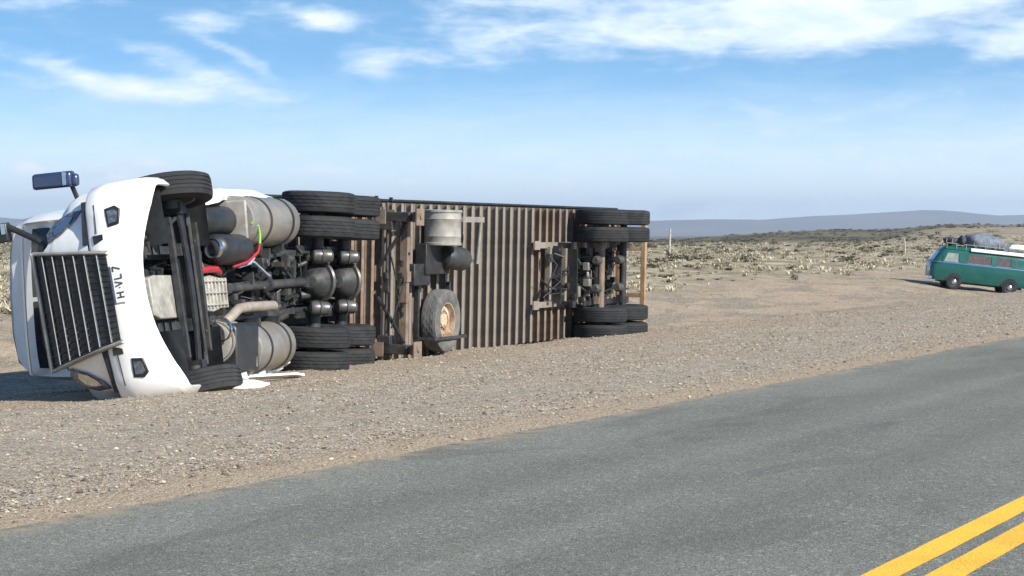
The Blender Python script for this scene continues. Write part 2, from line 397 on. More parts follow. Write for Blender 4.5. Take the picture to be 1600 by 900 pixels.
class MB:
    def __init__(self):
        self.v, self.f = [], []

    def add(self, verts, faces):
        k = len(self.v)
        self.v.extend([tuple(map(float, p)) for p in verts])
        self.f.extend([tuple(i + k for i in f) for f in faces])
        return self

    def box(self, c, s, rot=None):
        c = np.array(c, float)
        h = np.array(s, float) / 2
        pts = [np.array([x, y, z]) * h for x in (-1, 1) for y in (-1, 1) for z in (-1, 1)]
        if rot is not None:
            mr = np.array(rot)
            pts = [mr @ p for p in pts]
        return self.add([p + c for p in pts], [(0, 1, 3, 2), (4, 6, 7, 5), (0, 4, 5, 1), (2, 3, 7, 6), (0, 2, 6, 4), (1, 5, 7, 3)])

    def bar(self, p0, p1, w, h=None, up=(0, 0, 1)):
        """rectangular bar from p0 to p1"""
        h = h or w
        p0, p1 = np.array(p0, float), np.array(p1, float)
        z = p1 - p0
        L = np.linalg.norm(z)
        z = z / L
        u = np.array(up, float)
        if abs(np.dot(u, z)) > .95:
            u = np.array([1.0, 0, 0])
        x = np.cross(u, z)
        x /= np.linalg.norm(x)
        y = np.cross(z, x)
        return self.box((p0 + p1) / 2, (w, h, L), np.stack([x, y, z], 1))

    def cyl(self, p0, p1, r0, r1=None, n=16, caps=True):
        r1 = r0 if r1 is None else r1
        p0, p1 = np.array(p0, float), np.array(p1, float)
        x, y, z = basis(p1 - p0)
        vs_ = []
        for p, r in ((p0, r0), (p1, r1)):
            for i in range(n):
                t = 2 * PI * i / n
                vs_.append(p + (x * math.cos(t) + y * math.sin(t)) * r)
        fs = [(i, (i + 1) % n, n + (i + 1) % n, n + i) for i in range(n)]
        if caps:
            fs += [tuple(range(n - 1, -1, -1)), tuple(range(n, 2 * n))]
        return self.add(vs_, fs)

    def lathe(self, prof, c, axis, n=24, mod=None, closed=False):
        """prof: (radius, height along axis)"""
        c = np.array(c, float)
        x, y, z = basis(axis)
        vs_ = []
        for j, (r, h) in enumerate(prof):
            for i in range(n):
                t = 2 * PI * i / n
                rr = r + (mod(j, i) if mod else 0)
                vs_.append(c + z * h + (x * math.cos(t) + y * math.sin(t)) * rr)
        m_ = len(prof)
        fs = []
        for j in range(m_ if closed else m_ - 1):
            k = (j + 1) % m_
            for i in range(n):
                i2 = (i + 1) % n
                fs.append((j * n + i, j * n + i2, k * n + i2, k * n + i))
        return self.add(vs_, fs)

    def tube(self, pts, r, n=8):
        pts = [np.array(p, float) for p in pts]
        rings = []
        u = None
        for i, p in enumerate(pts):
            t = pts[min(i + 1, len(pts) - 1)] - pts[max(i - 1, 0)]
            t = t / np.linalg.norm(t)
            if u is None:
                u, _, _ = basis(t)
            u = u - t * np.dot(u, t)
            u /= np.linalg.norm(u)
            w = np.cross(t, u)
            rr = r[i] if isinstance(r, (list, tuple)) else r
            rings.append([p + (u * math.cos(2 * PI * k / n) + w * math.sin(2 * PI * k / n)) * rr for k in range(n)])
        vs_ = [q for ring in rings for q in ring]
        fs = [(j * n + i, j * n + (i + 1) % n, (j + 1) * n + (i + 1) % n, (j + 1) * n + i) for j in range(len(pts) - 1) for i in range(n)]
        fs += [tuple(range(n - 1, -1, -1)), tuple(range((len(pts) - 1) * n, len(pts) * n))]
        return self.add(vs_, fs)

    def grid(self, rows, close_u=False, close_v=False):
        nu, nv = len(rows), len(rows[0])
        vs_ = [p for r in rows for p in r]
        fs = []
        for i in range(nu if close_u else nu - 1):
            for j in range(nv if close_v else nv - 1):
                i2, j2 = (i + 1) % nu, (j + 1) % nv
                fs.append((i * nv + j, i2 * nv + j, i2 * nv + j2, i * nv + j2))
        return self.add(vs_, fs)

    def prism(self, poly, lo, hi, axis='x'):
        """polygon in the two other axes, extruded between lo and hi along axis (lo / hi may be functions of the 2-D point)"""
        n = len(poly)
        fl = lo if callable(lo) else (lambda u, v: lo)
        fh = hi if callable(hi) else (lambda u, v: hi)
        mk = {'x': lambda t, u, v: (t, u, v), 'y': lambda t, u, v: (u, t, v), 'z': lambda t, u, v: (u, v, t)}[axis]
        vs_ = [mk(fl(u, v), u, v) for u, v in poly] + [mk(fh(u, v), u, v) for u, v in poly]
        fs = [tuple(range(n - 1, -1, -1)), tuple(range(n, 2 * n))] + [(i, (i + 1) % n, n + (i + 1) % n, n + i) for i in range(n)]
        return self.add(vs_, fs)

    def mesh(self, name, mat, angle=38, warp=None):
        me = bpy.data.meshes.new(name)
        v = [warp(p) for p in self.v] if warp else self.v
        me.from_pydata(v, [], self.f)
        me.materials.append(mat)
        import bmesh
        b = bmesh.new()
        b.from_mesh(me)
        bmesh.ops.recalc_face_normals(b, faces=b.faces)
        b.to_mesh(me)
        b.free()
        if angle:
            me.shade_smooth()
            me.set_sharp_from_angle(angle=R(angle))
        return me


def link(name, me, parent=None, matrix=None):
    o = bpy.data.objects.new(name, me)
    COL.objects.link(o)
    if parent is not None:
        o.parent = parent
    if matrix is not None:
        o.matrix_basis = matrix
    return o


def part(name, mb, mat, parent, angle=38, warp=None, bevel=0.0):
    o = link(name, mb.mesh(name, mat, angle, warp), parent)
    if bevel:
        md = o.modifiers.new('bevel', 'BEVEL')
        md.width = bevel
        md.segments = 2
        md.limit_method = 'ANGLE'
        md.angle_limit = R(40)
    return o


def tag(o, label=None, cat=None, group=None, kind=None):
    for k, v in (('label', label), ('category', cat), ('group', group), ('kind', kind)):
        if v:
            o[k] = v
    return o


def raw_mesh(name, v, f, mat, tone=None, smooth=False):
    """fast mesh from numpy arrays, all faces of one size"""
    v = np.asarray(v, np.float32)
    f = np.asarray(f, np.int32)
    k = f.shape[1]
    me = bpy.data.meshes.new(name)
    me.vertices.add(len(v))
    me.vertices.foreach_set('co', v.ravel())
    me.loops.add(f.size)
    me.loops.foreach_set('vertex_index', f.ravel())
    me.polygons.add(len(f))
    me.polygons.foreach_set('loop_start', np.arange(0, f.size, k, dtype=np.int32))
    if tone is not None:
        at = me.attributes.new('tone', 'FLOAT', 'POINT')
        at.data.foreach_set('value', np.asarray(tone, np.float32))
    me.materials.append(mat)
    me.update(calc_edges=True)
    me.validate()
    if smooth:
        me.shade_smooth()
    else:
        me.shade_flat()
    return me


# ------------------------------------------------------------------ ground
ROAD_A = R(63)
E0 = np.array([-2.6, 10.4])
RD = np.array([math.cos(ROAD_A), math.sin(ROAD_A)])
LD = np.array([-RD[1], RD[0]])


def vnoise(x, y, seed=0):
    """smooth value noise on arrays"""
    xi, yi = np.floor(x), np.floor(y)
    fx, fy = x - xi, y - yi
    fx, fy = fx * fx * (3 - 2 * fx), fy * fy * (3 - 2 * fy)

    def h(a, b):
        t = np.sin(a * 127.1 + b * 311.7 + seed * 74.7) * 43758.5453
        return t - np.floor(t)
    return (h(xi, yi) * (1 - fx) + h(xi + 1, yi) * fx) * (1 - fy) + (h(xi, yi + 1) * (1 - fx) + h(xi + 1, yi + 1) * fx) * fy


def sstep(x, a, b):
    t = np.clip((x - a) / (b - a), 0, 1)
    return t * t * (3 - 2 * t)


PD = [-60, -14, -11, -9.7, -9.4, -0.3, 0, 1.2, 3, 6.8, 8.4, 9.7, 12, 13.5, 14.6, 16.7, 18.8, 24, 32, 60, 9000]
PH = [-1.2, -1.0, -.4, -.05, -.05, -.05, -.022, -.035, -.1, -.28, -.37, -.49, -.78, -.98, -1.02, -.80, -.5, -.2, 0, 0.05, .05]


def ground_h(a, d):
    a, d = np.asarray(a, float), np.asarray(d, float)
    h = np.interp(d, PD, PH)
    w = sstep(d, 1.0, 4.0)
    h = h + w * (vnoise(a * .35, d * .8, 1) - .5) * .07 + w * (vnoise(a * 1.7, d * 2.6, 2) - .5) * .035
    h = h + sstep(d, .15, .8) * (vnoise(a * 5, d * 7, 5) - .5) * .02
    w2 = sstep(d, 20, 34)
    h = h + w2 * ((vnoise(a * .09, d * .12, 3) - .5) * .5 + (vnoise(a * .5, d * .5, 4) - .5) * .16)
    X = E0[0] + RD[0] * a + LD[0] * d
    Y = np.maximum(E0[1] + RD[1] * a + LD[1] * d, 1.0)
    t = X / Y
    far = sstep(Y, 350, 1500)
    h = h - 3.4 * far
    ridge = sstep(t, .055, .155) * sstep(Y, 420, 900)
    h = h + ridge * (4.9 + 1.3 * (vnoise(X * .006, Y * .004, 6) - .5)) * (d > 0)
    near_hill = sstep(t, .168, .212) * sstep(Y, 230, 430) * (1 - sstep(Y, 620, 900))
    h = h + near_hill * (2.9 + .9 * (vnoise(X * .02, Y * .01, 7) - .5)) * (d > 0)
    left = sstep(-t, .1, .2) * sstep(Y, 300, 900)
    h = h + left * 4.2 * (d > 0)
    return h


def spread(lo, mid0, mid1, hi, step, grow):
    mid = list(np.arange(mid0, mid1, step))
    up, s = [mid1], step
    while up[-1] < hi:
        s *= grow
        up.append(up[-1] + s)
    dn, s = [], step
    p = mid0
    while p > lo:
        s *= grow
        p -= s
        dn.append(p)
    return np.array(dn[::-1] + mid + up)


aa = spread(-2600, -14, 95, 7000, .42, 1.055)
dd = np.unique(np.concatenate([spread(-3000, -1, 34, 7000, .22, 1.06), [-9.7, -9.4, -.3, 0]]))
A, D = np.meshgrid(aa, dd, indexing='ij')
Hh = ground_h(A, D)
gv = np.stack([A, D, Hh], -1).reshape(-1, 3)
na, nd_ = A.shape
idx = np.arange(na * nd_).reshape(na, nd_)
gf = np.stack([idx[:-1, :-1], idx[1:, :-1], idx[1:, 1:], idx[:-1, 1:]], -1).reshape(-1, 4)
ground_m = Matrix.Translation((E0[0], E0[1], 0)) @ Matrix.Rotation(ROAD_A, 4, 'Z')
ground = link('ground', raw_mesh('ground', gv, gf, M['ground'], smooth=True), None, ground_m)
tag(ground, 'tan gravel verge and dry steppe stretching from the road to the hills', kind='structure')


def world_of(a, d, z=None):
    p = E0 + RD * a + LD * d
    return (p[0], p[1], float(ground_h(a, d)) if z is None else z)


def ad_of(x, y):
    r = np.array([x, y]) - E0
    return float(r @ RD), float(r @ LD)


# road: one crowned sheet, its edge crumbling a little
ra = np.concatenate([np.arange(-40, 60, .25), spread(60, 60, 61, 6000, 1.0, 1.12)])
rd_ = np.array([0.03, 0.0, -.5, -1.5, -3, -4.5, -6, -8, -9.5, -9.53])
RA, RDm = np.meshgrid(np.unique(ra), rd_, indexing='ij')
wob = (vnoise(RA * .6, RA * 0 + 3, 8) - .5) * .05 + (vnoise(RA * 5.1, RA * 0 + 9, 9) - .5) * .035
RD2 = RDm + wob * (RDm > -.2)
RZ = np.where((RDm > .01) | (RDm < -9.51), -.06, 0.0) - 0.0004 * (RDm + 4.6) ** 2 + .0085
rv = np.stack([RA, RD2, RZ], -1).reshape(-1, 3)
ri = np.arange(RA.size).reshape(RA.shape)
rf = np.stack([ri[:-1, :-1], ri[1:, :-1], ri[1:, 1:], ri[:-1, 1:]], -1).reshape(-1, 4)
road = link('road', raw_mesh('road', rv, rf[:, ::-1], M['asphalt']), None, ground_m)
tag(road, 'worn grey asphalt road with a double yellow centre line', kind='structure')
for (d0, d1) in ((-4.335, -4.49), (-4.585, -4.745)):
    la = np.unique(np.concatenate([np.arange(-20, 60, .2), spread(60, 60, 61, 3000, 1.0, 1.15)]))
    e0 = d0 + (vnoise(la * 3, la * 0 + d0, 3) - .5) * .008
    e1 = d1 + (vnoise(la * 3, la * 0 + d1, 4) - .5) * .008
    lv = np.concatenate([np.stack([la, e0, la * 0 + .0125], -1), np.stack([la, e1, la * 0 + .0125], -1)])
    k = len(la)
    lf = np.array([(i, i + 1, k + i + 1, k + i) for i in range(k - 1)])
    lo = link('centre_line', raw_mesh('centre_line', lv, lf[:, ::-1], M['line']), road)

# ------------------------------------------------------------------ distant mountains
mm, n = new_mat('bare_mountain')
co = n.n('ShaderNodeTexCoord').outputs['Object']
mcol = n.mix(n.step(n.noise(co, .0016, 8, .65, .5), .4, .62), (0.11, 0.10, 0.085), (0.16, 0.14, 0.115))
M['mountain'] = finish(mm, n, mcol, .95, spec=.1)
mx = np.linspace(-9000, 9000, 241)
my = np.linspace(0, 2600, 27)
MX, MY = np.meshgrid(mx, my, indexing='ij')
px = 800 + 3200 * MX / 8000
crest = np.interp(px, [-3000, -300, 0, 300, 700, 1000, 1050, 1150, 1220, 1300, 1400, 1500, 1560, 1620, 1800, 2400, 4000],
                  [330, 325, 345, 340, 348, 346, 345, 343, 344, 339, 333, 329, 331, 336, 330, 335, 328])
ch = (367 - crest) / 3200 * 8700 + 1.5
prof = np.sin(np.clip(MY / 1400, 0, 1) * PI / 2) ** 1.3 * (1 - .5 * sstep(MY, 1400, 2600))
MZ = -8 + (ch + 8) * prof * (1 + .10 * (vnoise(MX * .004, MY * .003, 12) - .5) + .03 * (vnoise(MX * .015, MY * .01, 13) - .5))
MZ = np.where(MY == my[-1], -10, MZ)
mv = np.stack([MX, MY, MZ], -1).reshape(-1, 3)
mi = np.arange(MX.size).reshape(MX.shape)
mf = np.stack([mi[:-1, :-1], mi[1:, :-1], mi[1:, 1:], mi[:-1, 1:]], -1).reshape(-1, 4)
mo = link('mountains', raw_mesh('mountains', mv, mf, M['mountain'], smooth=True), None, Matrix.Translation((0, 7300, 0)))
tag(mo, 'long low mountain range blue with distance along the horizon', kind='structure')


# ------------------------------------------------------------------ wheels
def tyre_mesh(kind, mat):
    w, ro, ri_ = .298, .515, .30
    h = w / 2
    prof = [(ri_, -h * .78), (ri_ + .05, -h * .98), (ri_ + .12, -h), (ro - .05, -h * .94), (ro - .012, -h * .84)]
    ys = np.linspace(-h * .8, h * .8, 6)
    gw = .007
    for i, y in enumerate(ys[1:-1]):
        prof += [(ro, y - gw), (ro - .010, y - gw * .7), (ro - .010, y + gw * .7), (ro, y + gw)]
    prof += [(ro - .012, h * .84), (ro - .05, h * .94), (ri_ + .12, h), (ri_ + .05, h * .98), (ri_, h * .78)]
    nseg = 96
    mod = None
    if kind == 'lug':
        def mod(j, i):
            r, y = prof[j]
            if r > ro - .009:
                return -.006 if (i + (j // 4) * 2) % 4 == 0 else 0
            return 0
    mb = MB().lathe(prof, (0, 0, 0), (0, 1, 0), nseg, mod)
    return mb.mesh('tyre', mat, 45)


def rim_mesh(mat):
    prof = [(.302, -.12), (.285, -.115), (.275, -.06), (.265, .02), (.22, .055), (.17, .05), (.165, .02), (.12, .02), (.115, .06), (.07, .07), (.0, .07)]
    mb = MB().lathe(prof, (0, 0, 0), (0, 1, 0), 40)
    for i in range(10):
        t = 2 * PI * i / 10
        c = np.array([math.cos(t) * .143, 0, math.sin(t) * .143])
        mb.cyl(c + np.array([0, .018, 0]), c + np.array([0, .05, 0]), .014, n=6)
    prof2 = [(.302, .12), (.288, .117), (.278, .07), (.265, .02)]
    mb.lathe(prof2, (0, 0, 0), (0, 1, 0), 40)
    return mb.mesh('rim', mat, 40)


TYRE_LUG = tyre_mesh('lug', M['rubber'])
TYRE_RIB = tyre_mesh('rib', M['rubber'])
TYRE_SPARE = tyre_mesh('lug', M['rubber_dusty'])
RIM_ALU = rim_mesh(M['galv'])
RIM_CREAM = rim_mesh(M['cream'])


def wheel(parent, matrix, tyre, rim, name='wheel'):
    e = link(name, None, parent, matrix)
    e.empty_display_size = .3
    link('tyre', tyre, e)
    link('rim', rim, e)
    return e


def frame_matrix(azdeg, slope, roll, ref, zref):
    """axes of a vehicle lying on its right side; ref = world position of local (0, 0, zref)"""
    a = R(azdeg)
    f = np.array([-math.cos(a), -math.sin(a), slope])
    f /= np.linalg.norm(f)
    zu = np.array([0, 0, 1.0])
    zu = zu - f * (zu @ f)
    zu /= np.linalg.norm(zu)
    n0 = np.cross(f, zu)
    r = R(roll)
    L = zu * math.cos(r) - n0 * math.sin(r)
    U = np.cross(f, L)
    o = np.array(ref) - U * zref
    return Matrix(((f[0], L[0], U[0], o[0]), (f[1], L[1], U[1], o[1]), (f[2], L[2], U[2], o[2]), (0, 0, 0, 1)))


RZ180 = Matrix.Rotation(PI, 4, 'Z')
# ================================================================== TRAILER
TR = link('semi_trailer', None, None, frame_matrix(67.4, .001, 1.2, (1.71, 39.3, .745), .51))
tag(TR, 'long box semi-trailer tipped on its side with its ribbed brown underside to the road', 'trailer')
FRONT, REAR, ZB, HW = 12.0, -2.75, 1.10, 1.26
floor_mb = MB().box(((FRONT + REAR) / 2, 0, 1.245), (FRONT - REAR - .1, 2 * HW - .06, .05))
part('floor', floor_mb, M['floor'], TR)
for nm, y in (('side_wall', HW), ('side_wall', -HW)):
    mb = MB().box(((FRONT + REAR) / 2, y * .985, 2.72), (FRONT - REAR, .05, 2.68))
    for k in range(24):
        x = REAR + .3 + k * (FRONT - REAR - .6) / 23
        mb.box((x, y * 1.008, 2.72), (.05, .02, 2.5))
    part(nm, mb, M['galv'], TR)
part('roof', MB().box(((FRONT + REAR) / 2, 0, 4.085), (FRONT - REAR, 2 * HW, .04)), M['white'], TR)
part('front_wall', MB().box((FRONT - .02, 0, 2.7), (.06, 2 * HW - .1, 2.7)), M['white'], TR)
for s in (-1, 1):
    d = part('rear_door', MB().box((REAR + .03, s * .62, 2.65), (.06, 1.2, 2.55)), M['white'], TR)
    b = MB()
    b.cyl((REAR - .03, s * .25, 1.45), (REAR - .03, s * .25, 3.9), .016, n=8).cyl((REAR - .03, s * .95, 1.45), (REAR - .03, s * .95, 3.9), .016, n=8)
    part('lock_rod', b, M['galv'], d)
    rail = MB().box(((FRONT + REAR) / 2, s * (HW + .022), 1.30), (FRONT - REAR, .03, .24))
    part('side_rail', rail, M['black_steel'], TR)
part('rear_sill', MB().box((REAR + .06, 0, 1.2), (.12, 2 * HW - .04, .2)).box((REAR + .1, 0, 1.07), (.05, 2.2, .1)), M['orange'], TR)

# I-section cross members, one by one
cm = MB()
cm.box((0, 0, 1.158), (.010, 2 * HW - .05, .112)).box((-.008, 0, ZB), (.088, 2 * HW - .052, .010)).box((0, 0, 1.214), (.06, 2 * HW - .048, .008))
CM_RIB = cm.mesh('cross_member', M['rib'], 30)
CM_RUST = cm.mesh('cross_member', M['rust'], 30)
x = FRONT - .25
k = 0
while x > REAR + .35:
    jit = random.uniform(-.006, .006)
    rusty = (x > 8.0 or x < 2.6) and random.random() < .75
    o = link('cross_member', CM_RUST if rusty else CM_RIB, TR, Matrix.Translation((x + jit, 0, random.uniform(-.004, .004))) @ Matrix.Rotation(random.uniform(-.006, .006), 4, 'Z'))
    k += 1
    x -= .345

# kingpin plate
part('coupler_plate', MB().box((11.2, 0, 1.075), (1.3, 1.1, .02)).cyl((11.2, 0, 1.065), (11.2, 0, .98), .045, n=12), M['black_steel'], TR)
# landing gear
LGX = 8.5
for s in (1, -1):
    y = 1.02 * s
    lg = MB().box((LGX, y, .82), (.15, .15, .60)).box((LGX, y, .47), (.115, .115, .2))
    leg = part('landing_leg', lg, M['grey_steel'], TR, bevel=.012)
    fp = MB().box((LGX, y, .375), (.27, .26, .03)).box((LGX, y, .42), (.16, .16, .08)).cyl((LGX, y, .36), (LGX, y, .34), .035, n=10)
    part('foot_pad', fp, M['rust'], leg, bevel=.006)
    part('mount_bracket', MB().box((LGX, y, 1.06), (.34, .30, .05)).box((LGX - .16, y, .98), (.02, .22, .2)).box((LGX + .16, y, .98), (.02, .22, .2)), M['rust'], TR)
    part('gear_box', MB().box((LGX - .02, y - s * .14, .92), (.2, .13, .22)).cyl((LGX, y - s * .02, .93), (LGX, y + s * .22, .93), .025, n=8), M['grey_steel'], TR, bevel=.01)
    part('diagonal_brace', MB().bar((LGX, y - s * .1, .60), (LGX, y - s * .80, 1.07), .06, .04).bar((LGX - .1, y, .62), (LGX - .95, y - s * .12, 1.07), .055, .035), M['black_steel'], TR)
part('cross_shaft', MB().cyl((LGX, -1.0, .92), (LGX, 1.0, .92), .026, n=10).box((LGX, 0, .92), (.08, .3, .08)).cyl((LGX, .06, .92), (LGX, .16, .92), .06, n=10), M['grey_steel'], TR)
part('cross_brace', MB().box((LGX - .1, 0, .66), (.10, 1.9, .11)).box((LGX - .1, .1, .66), (.14, .16, .15)).box((LGX - .1, -.25, .66), (.16, .10, .14)), M['rust'], TR)
cl = MB()
for i in range(9):
    yy = random.uniform(-.5, .5)
    cl.box((LGX - .12 + random.uniform(-.06, .1), yy, .62 + random.uniform(-.02, .1)), (random.uniform(.05, .12), random.uniform(.03, .09), random.uniform(.05, .1)))
cl.tube([(LGX + .1, -.4, .7), (LGX, 0, .62), (LGX - .2, .5, .72)], .016).tube([(LGX + .05, -.7, .8), (LGX - .05, -.2, .72), (LGX + .1, .4, .8)], .014)
part('crank_linkage', cl, M['black_steel'], TR)['kind'] = 'stuff'
# spare wheel lying flat against the floor in its carrier
SPX, SPY = 6.50, -.66
part_w = wheel(TR, Matrix.Translation((SPX, SPY, .90)) @ Matrix.Rotation(-PI / 2, 4, 'X'), TYRE_SPARE, RIM_CREAM, 'spare_wheel')
cr = MB().bar((SPX + .62, SPY - .27, .72), (SPX - .62, SPY - .27, .72), .05, .02).bar((SPX + .62, SPY - .27, .72), (SPX + .62, SPY - .27, 1.1), .05, .02).bar((SPX - .62, SPY - .27, .72), (SPX - .62, SPY - .27, 1.1), .05, .02)
cr.bar((SPX + .6, SPY + .62, 1.05), (SPX + .6, SPY - .5, 1.05), .06).bar((SPX - .6, SPY + .62, 1.05), (SPX - .6, SPY - .5, 1.05), .06)
part('spare_carrier', cr, M['grey_steel'], TR)
# storage drum across the frame, with its angle bracket
DX, DY = 6.72, .86
dr = MB().lathe([(0, -.29), (.30, -.29), (.315, -.28), (.315, -.25), (.30, -.24), (.30, -.15), (.306, -.14), (.30, -.13), (.30, .13), (.306, .14), (.30, .15), (.30, .24), (.315, .25), (.315, .28), (.30, .29), (0, .29)], (DX, DY, .80), (0, 1, 0), 36)
part('storage_drum', dr, M['galv'], TR)
db = MB().bar((DX - .25, DY + .14, .56), (DX - 1.35, DY + .14, .66), .09, .02).bar((DX - 1.2, DY + .2, .64), (DX - 1.2, DY - .60, .70), .06, .02).bar((DX - 1.35, DY + .14, .66), (DX - 1.35, DY + .14, 1.1), .07, .02).bar((DX - 1.2, DY - .55, .68), (DX - 1.2, DY - .55, 1.1), .06, .02)
part('drum_bracket', db, M['galv'], TR)
part('air_reservoir', MB().lathe([(0, -.3), (.1, -.29), (.17, -.25), (.195, -.18), (.195, .18), (.17, .25), (.1, .29), (0, .3)], (6.25, .36, .80), (1, .1, .35), 24), M['grey_steel'], TR)
part('gap_shade_box', MB().box((6.7, .35, .98), (.9, .5, .2)).box((7.2, .1, 1.0), (.6, .35, .16)), M['black_steel'], TR, bevel=.015)  # black boxes added to stand in for the shadowed gap below the drum
# slider frame and bogie
for s in (1, -1):
    part('slider_rail', MB().box((-.15, s * .55, 1.0), (4.7, .11, .012)).box((-.15, s * .60, 1.045), (4.7, .012, .09)).box((2.15, s * .55, .985), (.25, .16, .03)), M['rib'], TR)
    for hx in (1.05, -.62, -1.95):
        part('spring_hanger', MB().box((hx, s * .55, .83), (.07, .11, .34)).box((hx, s * .55, .68), (.16, .13, .06)), M['black_steel'], TR)
    spr = MB()
    for ax in (0, -1.25):
        spr.bar((ax + .55, s * .55, .66), (ax - .55, s * .55, .72), .09, .035).bar((ax + .42, s * .55, .70), (ax - .42, s * .55, .74), .09, .03)
    part('leaf_spring', spr, M['black_steel'], TR)
for i, ax in enumerate((0, -1.25)):
    part('axle_beam', MB().cyl((ax, -.95, .51), (ax, .95, .51), .068, n=16).box((ax, .5, .56), (.2, .14, .1)).box((ax, -.5, .56), (.2, .14, .1)), M['rust'] if i == 0 else M['black_steel'], TR)
    for s in (1, -1):
        bc = MB().lathe([(0, -.12), (.06, -.12), (.085, -.08), (.09, 0), (.085, .08), (.06, .12), (0, .12)], (ax + .26, s * .27, .50), (1, 0, 0), 16).cyl((ax + .14, s * .27, .5), (ax, s * .27, .5), .02, n=8)
        part('brake_chamber', bc, M['chamber'], TR)
        part('brake_drum', MB().lathe([(.16, -.1), (.205, -.1), (.21, 0), (.205, .1), (.16, .1)], (ax, s * .78, .51), (0, 1, 0), 24), M['black_steel'], TR)
        for y in (1.10, .765):
            wheel(TR, Matrix.Translation((ax, s * y, .51)) @ (RZ180 if s < 0 else Matrix.Identity(4)) @ Matrix.Rotation(random.uniform(0, 6), 4, 'Y'), TYRE_RIB, RIM_ALU)
for xx in (1.55, .75, -.55, -1.85):
    part('bogie_crossbar', MB().box((xx, 0, .99), (.09, 1.05, .10)), M['rib'], TR)
part('bogie_guard', MB().box((1.3, 0, .93), (.05, 1.08, .22)), M['black_steel'], TR)
part('bogie_guard', MB().box((.68, 0, .86), (.04, 1.0, .24)), M['black_steel'], TR)
rs = MB().lathe([(0, -.42), (.07, -.41), (.10, -.36), (.105, -.2), (.105, .2), (.10, .36), (.07, .41), (0, .42)], (-.62, .02, .82), (0, 1, 0), 20)
part('air_tank', rs, M['grey_steel'], TR)
part('relay_valve', MB().box((.35, .15, .68), (.13, .15, .12)).box((.35, -.16, .66), (.14, .14, .13)).cyl((.35, -.05, .66), (.35, .05, .66), .03, n=8).box((.55, -.33, .78), (.1, .2, .1)), M['alu'], TR, bevel=.01)
hs = MB()
for i in range(34):
    x0, y0 = random.uniform(-1.9, 1.9), random.uniform(-.45, .45)
    x1, y1 = x0 + random.uniform(-.8, .8), random.uniform(-.45, .45)
    hs.tube([(x0, y0, .95), ((x0 + x1) / 2, (y0 + y1) / 2 + random.uniform(-.1, .1), .66 + random.uniform(0, .2)), (x1, y1, .9)], random.choice((.010, .014, .02)), 6)
for i in range(36):
    hs.box((random.uniform(-2.0, 2.2), random.uniform(-.5, .5), random.uniform(.75, 1.0)), (random.uniform(.04, .2), random.uniform(.04, .16), random.uniform(.04, .12)))
part('brake_lines', hs, M['black_steel'], TR)['kind'] = 'stuff'
ur = MB()
UX = REAR + .20
for s in (1, -1):
    ur.box((UX, s * .47, .80), (.09, .085, .56))
ur.box((UX, 0, .53), (.10, 2.34, .10))
part('underride_guard', ur, M['orange'], TR, bevel=.008)
for s in (1, -1):
    for i in range(3):
        part('marker_lamp', MB().box((8.75 - i * .42, s * (HW + .035), 1.16 + .05 * (i % 2)), (.04, .06 + .03 * (i % 2), .05)), M['dark_plastic'], TR)

# ================================================================== TRACTOR
TC = link('tractor_truck', None, None, frame_matrix(79, .02, 2, (-2.71, 28.3, .852), .51))
tag(TC, 'white long-nosed tractor unit lying on its side, dark chassis and chrome-barred grille showing', 'truck')
TZA = .75


def twist(x):
    return R(-10.5) * min(max((x - .3) / 4.7, 0), 1.25)


def TW(p):
    """the frame has twisted in the fall: the nose leans further over than the drive axles"""
    a = twist(p[0])
    c, s = math.cos(a), math.sin(a)
    dz = p[2] - TZA
    k = min(max((p[0] - .3) / 4.7, 0), 1.1)
    return (p[0], p[1] * c + dz * s - .105 * k, -p[1] * s + dz * c + TZA + .09 * k)


def TWM(x, y, z):
    return Matrix.Translation(TW((x, y, z))) @ Matrix.Rotation(-twist(x), 4, 'X')


def tp(name, mb, mat, parent=None, angle=38, bevel=0.0):
    return part(name, mb, M[mat], parent or TC, angle, TW, bevel)


def seg(p0, p1, k=8):
    return [tuple(np.array(p0) + (np.array(p1) - np.array(p0)) * i / k) for i in range(k + 1)]


# frame rails: channels in short lengths so that they follow the twist
for s in (1, -1):
    mb = MB()
    xs = np.linspace(-1.95, 6.0, 17)
    prof = [(s * .43, .62), (s * .35, .62), (s * .35, .632), (s * .418, .632), (s * .418, .888), (s * .35, .888), (s * .35, .90), (s * .43, .90)]
    mb.grid([[(x, y, z) for y, z in prof] for x in xs], close_v=True)
    tp('frame_rail', mb, 'grey_steel')
for xx in (-1.8, -.67, .9, 2.2, 3.3):
    tp('frame_crossmember', MB().box((xx, 0, .76), (.12, .70, .20)), 'black_steel')
# cab floor, engine and what is seen up inside
tp('cab_floor', MB().grid([[(x, y, 1.06 + .05 * math.cos(y * 2)) for y in np.linspace(-1.03, 1.03, 7)] for x in np.linspace(1.05, 4.4, 8)]), 'dark_plastic')
tp('engine_block', MB().box((5.25, -.04, 1.1), (1.5, .62, .72)).box((4.4, -.05, .95), (.5, .55, .5)), 'black_steel', bevel=.03)
tp('oil_pan', MB().prism([(6.02, .12), (6.02, -.30), (5.85, -.34), (5.22, -.34), (5.12, -.28), (5.12, .10), (5.22, .15), (5.85, .15)], .50, .80, 'z').prism([(6.05, .15), (6.05, -.34), (5.1, -.36), (5.1, .17)], .80, .83, 'z'), 'cast', bevel=.03)
tp('radiator', MB().box((6.10, -.05, .95), (.10, 1.0, .75)).box((6.08, -.05, .60), (.14, .95, .08)), 'grey_steel')
tr = MB()
tr.prism([(4.52, -.27), (4.52, .10), (4.2, .13), (3.74, .08), (3.74, -.24), (4.2, -.30)], .47, .85, 'z')
for i in range(7):
    tr.box((4.48 - i * .12, -.085, .465), (.022, .36, .05))
for y in (-.22, -.08, .06):
    tr.box((4.13, y, .46), (.76, .022, .05))
